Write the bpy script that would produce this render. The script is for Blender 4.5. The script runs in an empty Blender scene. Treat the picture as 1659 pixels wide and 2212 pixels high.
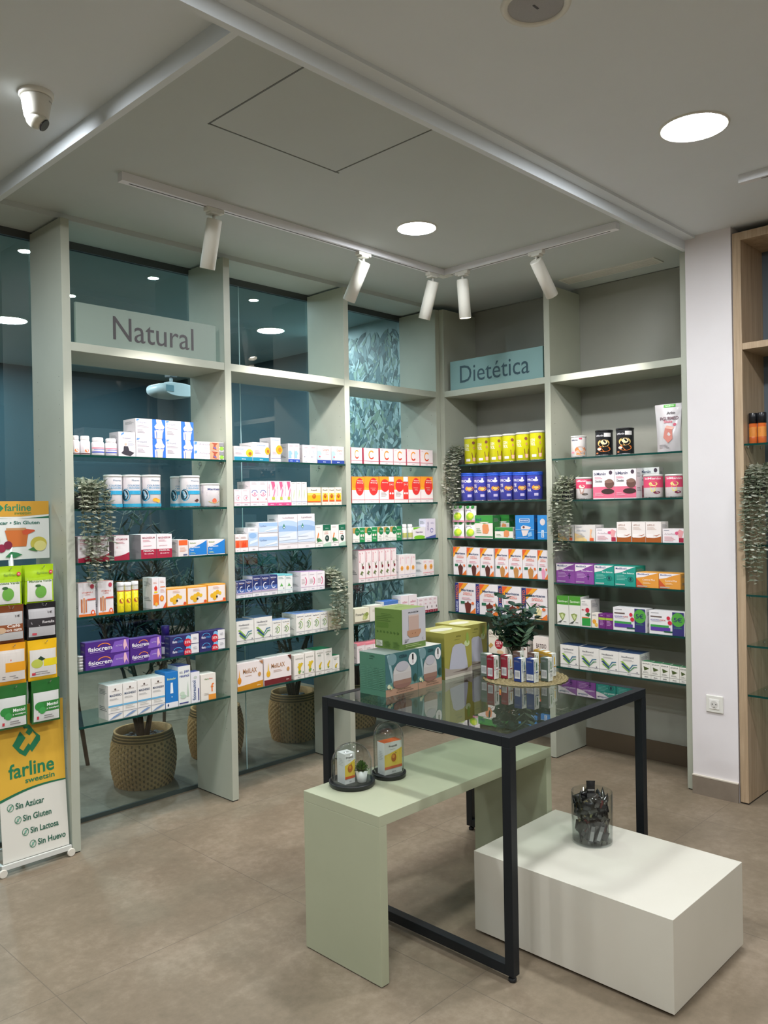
import bpy, bmesh, math, random
from mathutils import Vector, Matrix
S = bpy.context.scene
COL = S.collection
PI = math.pi
random.seed(7)

# ------------------------------------------------------------------ camera, world, exposure
cam = bpy.data.cameras.new('camera'); camo = bpy.data.objects.new('camera', cam); COL.objects.link(camo)
camo.location = (-4.3019, -3.623, 1.55)
camo.rotation_euler = (1.5657, 0.0178, -0.8004)
cam.sensor_fit = 'HORIZONTAL'; cam.sensor_width = 36.0
cam.lens = 1770.27 / 1659.0 * 36.0
cam.clip_start = 0.05
S.camera = camo
W = bpy.data.worlds.new('world'); S.world = W; W.use_nodes = True
W.node_tree.nodes['Background'].inputs[0].default_value = (0.6, 0.7, 0.8, 1)
W.node_tree.nodes['Background'].inputs[1].default_value = 0.02
S.view_settings.view_transform = 'Standard'; S.view_settings.look = 'None'
S.view_settings.gamma = 1.0; S.view_settings.use_curve_mapping = False
S.view_settings.exposure = 0.13
S.cycles.transparent_max_bounces = 32
S.cycles.max_bounces = 10
S.cycles.sample_clamp_indirect = 6.0
S.cycles.caustics_reflective = False; S.cycles.caustics_refractive = False

DOWN_L = 205.0        # downlight diffuser strength, shop
BACK_L = 330.0        # downlights of the room behind the glass
SPOT_W = 36.0        # track spotlights

# ------------------------------------------------------------------ materials
_M = {}
def lin(h):
    h = h.lstrip('#')
    o = []
    for i in (0, 2, 4):
        c = int(h[i:i+2], 16) / 255
        o.append(c/12.92 if c <= .04045 else ((c+.055)/1.055)**2.4)
    return (*o, 1)
def mat(h, rough=.5, metal=0., name=None, emit=0., spec=.5, coat=0.):
    k = (h, rough, metal, emit, spec, coat)
    if k in _M: return _M[k]
    m = bpy.data.materials.new(name or 'mat_' + h.lstrip('#')); m.use_nodes = True
    b = m.node_tree.nodes['Principled BSDF']
    b.inputs['Base Color'].default_value = lin(h); b.inputs['Roughness'].default_value = rough
    b.inputs['Metallic'].default_value = metal; b.inputs['Specular IOR Level'].default_value = spec
    b.inputs['Coat Weight'].default_value = coat
    if emit:
        b.inputs['Emission Color'].default_value = lin(h); b.inputs['Emission Strength'].default_value = emit
    _M[k] = m
    return m
def nodes(name):
    m = bpy.data.materials.new(name); m.use_nodes = True; nt = m.node_tree
    return m, nt, nt.nodes['Principled BSDF'], nt.nodes, nt.links
def tex_noise(nt, scale, detail=6, rough=.6, sx=1, sy=1, sz=1):
    tc = nt.nodes.new('ShaderNodeNewGeometry'); mp = nt.nodes.new('ShaderNodeMapping'); n = nt.nodes.new('ShaderNodeTexNoise')
    mp.inputs['Scale'].default_value = (sx, sy, sz)
    n.inputs['Scale'].default_value = scale; n.inputs['Detail'].default_value = detail; n.inputs['Roughness'].default_value = rough
    nt.links.new(tc.outputs['Position'], mp.inputs[0]); nt.links.new(mp.outputs[0], n.inputs['Vector'])
    return n
def ramp(nt, src, stops):
    r = nt.nodes.new('ShaderNodeValToRGB'); nt.links.new(src, r.inputs[0])
    e = r.color_ramp.elements
    while len(e) < len(stops): e.new(.5)
    for el, (p, c) in zip(e, stops): el.position = p; el.color = lin(c)
    return r
def glassy(name, tint, gloss_rough=0.0, ior=1.45, gain=1.0, edge=1.0):
    m = bpy.data.materials.new(name); m.use_nodes = True; nt = m.node_tree; nt.nodes.clear()
    o = nt.nodes.new('ShaderNodeOutputMaterial'); mx = nt.nodes.new('ShaderNodeMixShader')
    t = nt.nodes.new('ShaderNodeBsdfTransparent'); g = nt.nodes.new('ShaderNodeBsdfGlossy'); f = nt.nodes.new('ShaderNodeFresnel')
    t.inputs[0].default_value = lin(tint); g.inputs[0].default_value = (1, 1, 1, 1); g.inputs['Roughness'].default_value = gloss_rough
    f.inputs['IOR'].default_value = ior
    mu = nt.nodes.new('ShaderNodeMath'); mu.operation = 'MULTIPLY'; mu.inputs[1].default_value = gain; mu.use_clamp = True
    ge = nt.nodes.new('ShaderNodeNewGeometry'); fr = nt.nodes.new('ShaderNodeMath'); fr.operation = 'SUBTRACT'; fr.inputs[0].default_value = 1.0
    m2 = nt.nodes.new('ShaderNodeMath'); m2.operation = 'MULTIPLY'; mc = nt.nodes.new('ShaderNodeMix'); mc.data_type = 'RGBA'
    nt.links.new(ge.outputs['Backfacing'], fr.inputs[1]); nt.links.new(f.outputs[0], mu.inputs[0]); nt.links.new(mu.outputs[0], m2.inputs[0]); nt.links.new(fr.outputs[0], m2.inputs[1])
    nt.links.new(ge.outputs['Backfacing'], mc.inputs[0]); mc.inputs[6].default_value = lin(tint); mc.inputs[7].default_value = (1, 1, 1, 1); 
    if edge < 1:    # longer light path through the wall near the silhouette
        lw = nt.nodes.new('ShaderNodeLayerWeight'); lw.inputs[0].default_value = .5; pw = nt.nodes.new('ShaderNodeMath'); pw.operation = 'POWER'; pw.inputs[1].default_value = 5
        mr = nt.nodes.new('ShaderNodeMix'); mr.data_type = 'RGBA'; mr.inputs[7].default_value = (edge, edge, edge, 1)
        nt.links.new(lw.outputs['Facing'], pw.inputs[0]); nt.links.new(pw.outputs[0], mr.inputs[0]); nt.links.new(mc.outputs[2], mr.inputs[6]); nt.links.new(mr.outputs[2], t.inputs[0])
    else: nt.links.new(mc.outputs[2], t.inputs[0])
    nt.links.new(m2.outputs[0], mx.inputs[0]); nt.links.new(t.outputs[0], mx.inputs[1])
    nt.links.new(g.outputs[0], mx.inputs[2]); nt.links.new(mx.outputs[0], o.inputs[0])
    return m
def subtle(name, c0, c1, scale, rough=.6, bump=0., sx=1, sy=1, sz=1, detail=6):
    m, nt, b, N, L = nodes(name)
    n = tex_noise(nt, scale, detail, .6, sx, sy, sz)
    r = ramp(nt, n.outputs[0], [(.3, c0), (.7, c1)]); L.new(r.outputs[0], b.inputs['Base Color'])
    b.inputs['Roughness'].default_value = rough
    if bump:
        bp = N.new('ShaderNodeBump'); bp.inputs['Strength'].default_value = bump; bp.inputs['Distance'].default_value = .002
        L.new(n.outputs[0], bp.inputs['Height']); L.new(bp.outputs[0], b.inputs['Normal'])
    return m
def leafm(h):
    k = ('leaf', h)
    if k in _M: return _M[k]
    m = bpy.data.materials.new('leaf_' + h.lstrip('#')); m.use_nodes = True; nt = m.node_tree; b = nt.nodes['Principled BSDF']
    b.inputs['Base Color'].default_value = lin(h); b.inputs['Roughness'].default_value = .55
    t = nt.nodes.new('ShaderNodeBsdfTranslucent'); t.inputs[0].default_value = lin(h); mx = nt.nodes.new('ShaderNodeMixShader'); mx.inputs[0].default_value = .38
    nt.links.new(b.outputs[0], mx.inputs[1]); nt.links.new(t.outputs[0], mx.inputs[2]); nt.links.new(mx.outputs[0], nt.nodes['Material Output'].inputs[0])
    _M[k] = m
    return m
def floor_mat():
    m, nt, b, N, L = nodes('floor_tile')
    geo = N.new('ShaderNodeNewGeometry')
    br = N.new('ShaderNodeTexBrick'); br.offset = 0.0; br.squash = 1.0
    mp = N.new('ShaderNodeMapping'); mp.inputs['Location'].default_value = (2.24, 1.02, 0)
    L.new(geo.outputs['Position'], mp.inputs[0]); L.new(mp.outputs[0], br.inputs['Vector'])
    br.inputs['Scale'].default_value = 1.0; br.inputs['Brick Width'].default_value = .93; br.inputs['Row Height'].default_value = .93
    br.inputs['Mortar Size'].default_value = .0016; br.inputs['Mortar Smooth'].default_value = .1; br.inputs['Bias'].default_value = 0
    br.inputs['Color1'].default_value = (.0, .0, .0, 1); br.inputs['Color2'].default_value = (1, 1, 1, 1)
    n1 = tex_noise(nt, 2.2, 8, .65); n2 = tex_noise(nt, 26, 6, .7)
    mx = N.new('ShaderNodeMix'); mx.data_type = 'FLOAT'; mx.inputs[0].default_value = .38
    L.new(n1.outputs[0], mx.inputs[2]); L.new(n2.outputs[0], mx.inputs[3])
    r = ramp(nt, mx.outputs[0], [(.32, '#706452'), (.5, '#837562'), (.68, '#9c8d7a')])
    hs = N.new('ShaderNodeMix'); hs.data_type = 'RGBA'; hs.blend_type = 'MIX'
    L.new(br.outputs['Fac'], hs.inputs[0]); L.new(r.outputs[0], hs.inputs[6]); hs.inputs[7].default_value = lin('#6c6153')
    L.new(hs.outputs[2], b.inputs['Base Color']); b.inputs['Roughness'].default_value = .48
    bp = N.new('ShaderNodeBump'); bp.inputs['Strength'].default_value = .12; bp.inputs['Distance'].default_value = .003
    L.new(n2.outputs[0], bp.inputs['Height']); L.new(bp.outputs[0], b.inputs['Normal'])
    return m
def wood_mat():
    m, nt, b, N, L = nodes('light_oak')
    n = tex_noise(nt, 9, 5, .6, 3, 3, .22)
    n2 = tex_noise(nt, 60, 3, .6, 3, 3, .1)
    mx = N.new('ShaderNodeMix'); mx.data_type = 'FLOAT'; mx.inputs[0].default_value = .35
    L.new(n.outputs[0], mx.inputs[2]); L.new(n2.outputs[0], mx.inputs[3])
    r = ramp(nt, mx.outputs[0], [(.35, '#a08a6e'), (.5, '#b39b7e'), (.66, '#c2ac90')]); L.new(r.outputs[0], b.inputs['Base Color'])
    b.inputs['Roughness'].default_value = .5
    return m
M_FLOOR = floor_mat(); M_OAK = wood_mat()
M_SAGE = subtle('sage_laminate', '#afb3a4', '#b4b8a9', 5, .45)
M_SAGE2 = subtle('sage_bench_lacquer', '#a9ad92', '#afb398', 3, .42)
M_CUBE = subtle('off_white_lacquer', '#cfcbbd', '#d4d0c3', 3, .4)
M_CEIL = subtle('ceiling_paint', '#e0e7ec', '#e4ebf0', 2, .8)
M_BAYC = subtle('bay_ceiling_paint', '#bfc6c4', '#c3cac8', 2, .8)
M_WALL = subtle('wall_paint', '#e4dfe0', '#e8e4e5', 3, .7)
M_BACKP = subtle('grey_green_panel', '#97988f', '#9c9d94', 3, .35)
M_UNSEEN = subtle('far_shop_wall', '#857f75', '#8d877d', 1, .7)
M_PANE = glassy('teal_window_glass', '#bdd3d6', 0, 1.5, 1.7)
M_SHELF = glassy('clear_shelf_glass', '#d9ece6', 0, 1.5)
M_EDGE = mat('#0f3e38', .12, 0, 'green_glass_edge')
M_TOP = glassy('table_glass', '#c3d0c6', 0, 1.5, 1.2)
M_CLEAR = glassy('clear_glass', '#eef3f2', 0, 1.5, 1.25, edge=.55)
M_BLACK = mat('#14191e', .45, 0, 'black_powder_coat', spec=.35)
M_WHITEP = mat('#e3e2da', .4, 0, 'white_plastic')
M_CHROME = mat('#c9ccce', .2, 1, 'chrome')

# ------------------------------------------------------------------ mesh builder
class MB:
    def __init__(s): s.v = []; s.f = []; s.m = []; s.mats = []; s.sm = []
    def mi(s, m):
        if isinstance(m, str): m = mat(m)
        if m not in s.mats: s.mats.append(m)
        return s.mats.index(m)
    def add(s, vs, fs, m, smooth=False):
        b = len(s.v); s.v += [tuple(v) for v in vs]; k = s.mi(m)
        for f in fs: s.f.append([b+i for i in f]); s.m.append(k); s.sm.append(smooth)
        return s
    def box(s, x0, y0, z0, x1, y1, z1, m, front=None, top=None, left=None, right=None):
        vs = [(x0,y0,z0),(x1,y0,z0),(x1,y1,z0),(x0,y1,z0),(x0,y0,z1),(x1,y0,z1),(x1,y1,z1),(x0,y1,z1)]
        F = [((0,1,5,4), front), ((4,5,6,7), top), ((3,0,4,7), left), ((1,2,6,5), right), ((2,3,7,6), None), ((3,2,1,0), None)]
        for f, c in F: s.add(vs, [f], c or m) if False else None
        b = len(s.v); s.v += vs
        for f, c in F: s.f.append([b+i for i in f]); s.m.append(s.mi(c or m)); s.sm.append(False)
        return s
    def lathe(s, prof, m, n=24, c=(0,0,0), smooth=True, cap0=True, cap1=True, ax='z'):
        vs = []; fs = []
        for r, z in prof:
            for i in range(n):
                a = 2*PI*i/n; p = (r*math.cos(a), r*math.sin(a), z)
                if ax == 'y': p = (p[0], p[2], p[1])
                if ax == 'x': p = (p[2], p[0], p[1])
                vs.append((c[0]+p[0], c[1]+p[1], c[2]+p[2]))
        for j in range(len(prof)-1):
            for i in range(n):
                fs.append([j*n+i, j*n+(i+1) % n, (j+1)*n+(i+1) % n, (j+1)*n+i])
        s.add(vs, fs, m, smooth)
        if cap0: s.f.append([len(s.v)-len(vs)+i for i in reversed(range(n))]); s.m.append(s.mi(m)); s.sm.append(False)
        if cap1: s.f.append([len(s.v)-n+i for i in range(n)]); s.m.append(s.mi(m)); s.sm.append(False)
        return s
    def tube(s, pts, r, m, n=6, smooth=True, r1=None):
        pts = [Vector(p) for p in pts]; vs = []; fs = []
        up = Vector((0,0,1))
        for k, p in enumerate(pts):
            d = (pts[min(k+1, len(pts)-1)] - pts[max(k-1, 0)]).normalized()
            a = d.cross(up)
            if a.length < 1e-3: a = d.cross(Vector((1,0,0)))
            a.normalize(); b = d.cross(a)
            rr = r if r1 is None else r + (r1-r)*k/(len(pts)-1)
            for i in range(n):
                t = 2*PI*i/n; vs.append(p + a*rr*math.cos(t) + b*rr*math.sin(t))
        for k in range(len(pts)-1):
            for i in range(n): fs.append([k*n+i, k*n+(i+1) % n, (k+1)*n+(i+1) % n, (k+1)*n+i])
        fs.append(list(reversed(range(n)))); fs.append([len(vs)-n+i for i in range(n)])
        return s.add(vs, fs, m, smooth)
    def mesh(s, name):
        me = bpy.data.meshes.new(name); me.from_pydata(s.v, [], s.f)
        for m in s.mats: me.materials.append(m)
        me.polygons.foreach_set('material_index', s.m); me.polygons.foreach_set('use_smooth', s.sm)
        me.update()
        return me
    def obj(s, name, parent=None, loc=None, rotz=0, bevel=0):
        return link(name, s.mesh(name), parent, loc, rotz, bevel)
def link(name, me, parent=None, loc=None, rotz=0, bevel=0):
    o = bpy.data.objects.new(name, me); COL.objects.link(o)
    if parent: o.parent = parent
    if loc: o.location = loc
    o.rotation_euler[2] = rotz
    if bevel:
        b = o.modifiers.new('bevel', 'BEVEL'); b.width = bevel; b.segments = 2; b.limit_method = 'ANGLE'
    return o
def tag(o, label, cat, group=None, kind=None):
    if label: o['label'] = label
    if cat: o['category'] = cat
    if group: o['group'] = group
    if kind: o['kind'] = kind
    return o
def empty(name, loc, label, cat, group=None, rotz=0):
    o = bpy.data.objects.new(name, None); COL.objects.link(o); o.location = loc; o.rotation_euler[2] = rotz
    o.empty_display_size = .05
    return tag(o, label, cat, group)
def struct(o): o['kind'] = 'structure'; return o
def copy_tree(o, parent=None):
    c = o.copy(); COL.objects.link(c)
    if parent: c.parent = parent
    for ch in list(o.children): copy_tree(ch, c)
    return c

# ------------------------------------------------------------------ lettering
_T = {}
def glyphs(txt, bold=False):
    k = (txt, bold)
    if k in _T: return _T[k]
    cu = bpy.data.curves.new('t', 'FONT'); cu.body = txt; cu.resolution_u = 3 if len(txt) < 12 else 2
    if bold: cu.offset = .018
    o = bpy.data.objects.new('t', cu); COL.objects.link(o)
    bpy.context.view_layer.update()
    me = bpy.data.meshes.new_from_object(o.evaluated_get(bpy.context.evaluated_depsgraph_get()))
    vs = [v.co.copy() for v in me.vertices]; fs = [list(p.vertices) for p in me.polygons]
    bpy.data.objects.remove(o); bpy.data.curves.remove(cu); bpy.data.meshes.remove(me)
    x0 = min(v.x for v in vs); x1 = max(v.x for v in vs); y0 = min(v.y for v in vs); y1 = max(v.y for v in vs)
    vs = [((v.x-x0)/(x1-x0), (v.y-y0)/(y1-y0)) for v in vs]
    _T[k] = (vs, fs, (x1-x0)/(y1-y0))
    return _T[k]
def face(mb, els, fn, sub=1, subv=1):
    """lay printed shapes on a face; fn(u, v, off) gives the 3D point"""
    for i, e in enumerate(els):
        off = .0004 + .00025*i; k = e[0]; c = e[-1]
        if k == 'r':
            _, u0, v0, u1, v1, _c = e; n = max(1, int(math.ceil(abs(u1-u0)*sub)))
            nv = max(1, int(math.ceil(abs(v1-v0)*subv))) if subv > 1 else 1
            vs = [fn(u0+(u1-u0)*j/n, v0+(v1-v0)*q/nv, off) for q in range(nv+1) for j in range(n+1)]
            mb.add(vs, [[q*(n+1)+j, q*(n+1)+j+1, (q+1)*(n+1)+j+1, (q+1)*(n+1)+j] for q in range(nv) for j in range(n)], c)
        elif k == 'e' and subv > 1:
            _, cu, cv, ru, rv, _c = e; n = 20
            vs = [fn(cu, cv, off)]+[fn(cu+ru*q*math.cos(2*PI*j/n), cv+rv*q*math.sin(2*PI*j/n), off) for q in (.5, 1) for j in range(n)]
            mb.add(vs, [[0, 1+j, 1+(j+1) % n] for j in range(n)]+[[1+j, 1+n+j, 1+n+(j+1) % n, 1+(j+1) % n] for j in range(n)], c)
        elif k == 'e':
            _, cu, cv, ru, rv, _c = e; n = 20
            mb.add([fn(cu+ru*math.cos(2*PI*j/n), cv+rv*math.sin(2*PI*j/n), off) for j in range(n)], [list(range(n))], c)
        elif k == 'a':   # arc band: cu,cv,ru,rv,thick,a0,a1
            _, cu, cv, ru, rv, th, a0, a1, _c = e; n = 14; vs = []
            for j in range(n+1):
                t = math.radians(a0+(a1-a0)*j/n)
                for q in (1, 1-th): vs.append(fn(cu+ru*q*math.cos(t), cv+rv*q*math.sin(t), off))
            mb.add(vs, [[2*j, 2*j+1, 2*j+3, 2*j+2] for j in range(n)], c)
        elif k == 'p':
            mb.add([fn(u, v, off) for u, v in e[1]], [list(range(len(e[1])))], c)
        elif k == 'w':   # wave-topped fill: u0,v0,u1, v at left, mid, right
            _, u0, v0, u1, va, vm, vb, _c = e; n = 10; vs = []
            for j in range(n+1):
                t = j/n; v = va*(1-t)**2 + 2*vm*t*(1-t) + vb*t*t; u = u0+(u1-u0)*t
                vs += [fn(u, v0, off), fn(u, v, off)]
            mb.add(vs, [[2*j, 2*j+2, 2*j+3, 2*j+1] for j in range(n)], c)
        elif k in 'tT':  # text fitted to a rectangle; T reads upwards
            _, s, u0, v0, u1, v1, _c = e; vs, fs, _a = glyphs(s, True)
            if k == 't': P = [fn(u0+(u1-u0)*x, v0+(v1-v0)*y, off) for x, y in vs]
            else: P = [fn(u1-(u1-u0)*y, v0+(v1-v0)*x, off) for x, y in vs]
            mb.add(P, fs, c)
        elif k == 'l':   # fine print as hairlines
            _, u0, v0, u1, n, dv, _c = e
            for j in range(n):
                q = u0+(u1-u0)*(.72+.28*((j*37) % 5)/4)
                mb.add([fn(u0, v0-j*dv, off), fn(q, v0-j*dv, off), fn(q, v0-j*dv+dv*.38, off), fn(u0, v0-j*dv+dv*.38, off)], [[0,1,2,3]], c)
# ------------------------------------------------------------------ product designs: kind, look, category, base, side, top, printed elements
WH='#ece6e8'; GY='#9a9a9c'; TX='#4a4a52'; PK='#e7a9b4'; RD='#b8283c'; NV='#23305f'; GR='#3f8f4a'; OR='#e8792e'; YL='#e9b92c'
def foot(c='#5a6aa8', line=None): return [('r',0,.13,1,.145,line or c), ('t','aboca',.38,.04,.66,.1,'#8a90a0')]
def knee():
    return [('t','Artiqued',.04,.72,.36,.86,'#8f94a6'),('p',[(.02,.86),(.09,.9),(.14,.98),(.03,.98)],'#5b8fd6'),('l',.04,.62,.5,2,.06,'#b5aab8'),('l',.05,.4,.3,3,.07,'#a9a0ac'),
      ('r',.55,0,1,1,'#2f6fd0'),('p',[(.68,1),(.86,1),(.9,.78),(.97,.62),(.93,.5),(.66,.5),(.62,.62),(.7,.78)],'#e9d8d2'),('e',.79,.64,.1,.16,'#f5eceb'),
      ('p',[(.66,.46),(.94,.46),(.9,.3),(.88,0),(.7,0),(.7,.3)],'#e3cfc4'),('p',[(.62,.42),(.67,.4),(.68,.0),(.63,.0)],'#eadcd6')]
def can_coll(extra):
    return [('t','COLÁGENO',.36,.68,.84,.75,'#4f8fb8'),('t','+ MAGNESIO',.34,.6,.84,.66,'#6fa9cc'),('t','Pharma',.5,.85,.8,.9,'#7f93a6'),('e',.28,.4,.17,.2,'#2593b8'),('e',.25,.4,.13,.17,'#123f50'),
      ('p',[(.2,.52),(.24,.53),(.36,.38),(.3,.28),(.26,.3),(.31,.39)],'#8fc4dc'),('r',.42,.42,.88,.54,'#2ba0cc'),('l',.55,.5,.83,2,.04,'#9fd4ea'),('r',0,.02,1,.12,'#2b9dc0')] + extra
def swoosh(bt, bb): return [('t','MediBiotiX',.05,.82,.55,.93,'#3b4a8a'),('w',0,0,1,.62,.9,.95,bb),('p',[(0,.62),(.0,.98),(.98,.98),(.62,.84),(.35,.7)],WH),('t','MediBiotiX',.06,.83,.6,.93,'#40508c')]
def merit(cup, big=False, pink=False):
    x = .18 if big else 0; f = lambda u: x+(1-x)*u
    e = []
    if big: e += [('r',0,0,.17,1,'#262f78'),('T','15%DTO.',.03,.45,.14,.95,OR),('T','NUEVO',.04,.04,.13,.38,'#d8dcf0')]
    e += [('p',[(f(0),1),(f(.55),1),(f(0),.62)],'#e8602c'),('p',[(f(.3),1),(f(.55),1),(f(0),.62),(f(0),.74)],'#f0a52c'),('t','Meritene',f(.16),.73,f(.9),.81,'#31466f'),
      ('t','FUERZA Y',f(.28),.655,f(.78),.69,'#e0613c'),('t','VITALIDAD',f(.25),.6,f(.8),.64,'#e0613c'),('l',f(.2),.5,f(.85),2,.05,PK),('r',f(.12),.3,f(.36),.39,'#1f6b4a'),
      ('p',[(f(.36),.28),(f(.74),.28),(f(.68),0),(f(.44),0)],cup),('e',f(.55),.3,.16,.05,cup),('p',[(f(.48),.33),(f(.56),.42),(f(.62),.33)],cup),('e',f(.84),.34,.07,.045,'#e5723c'),('p',[(f(1),.2),(f(1),0),(f(.66),0)],OR)]
    return e
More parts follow.
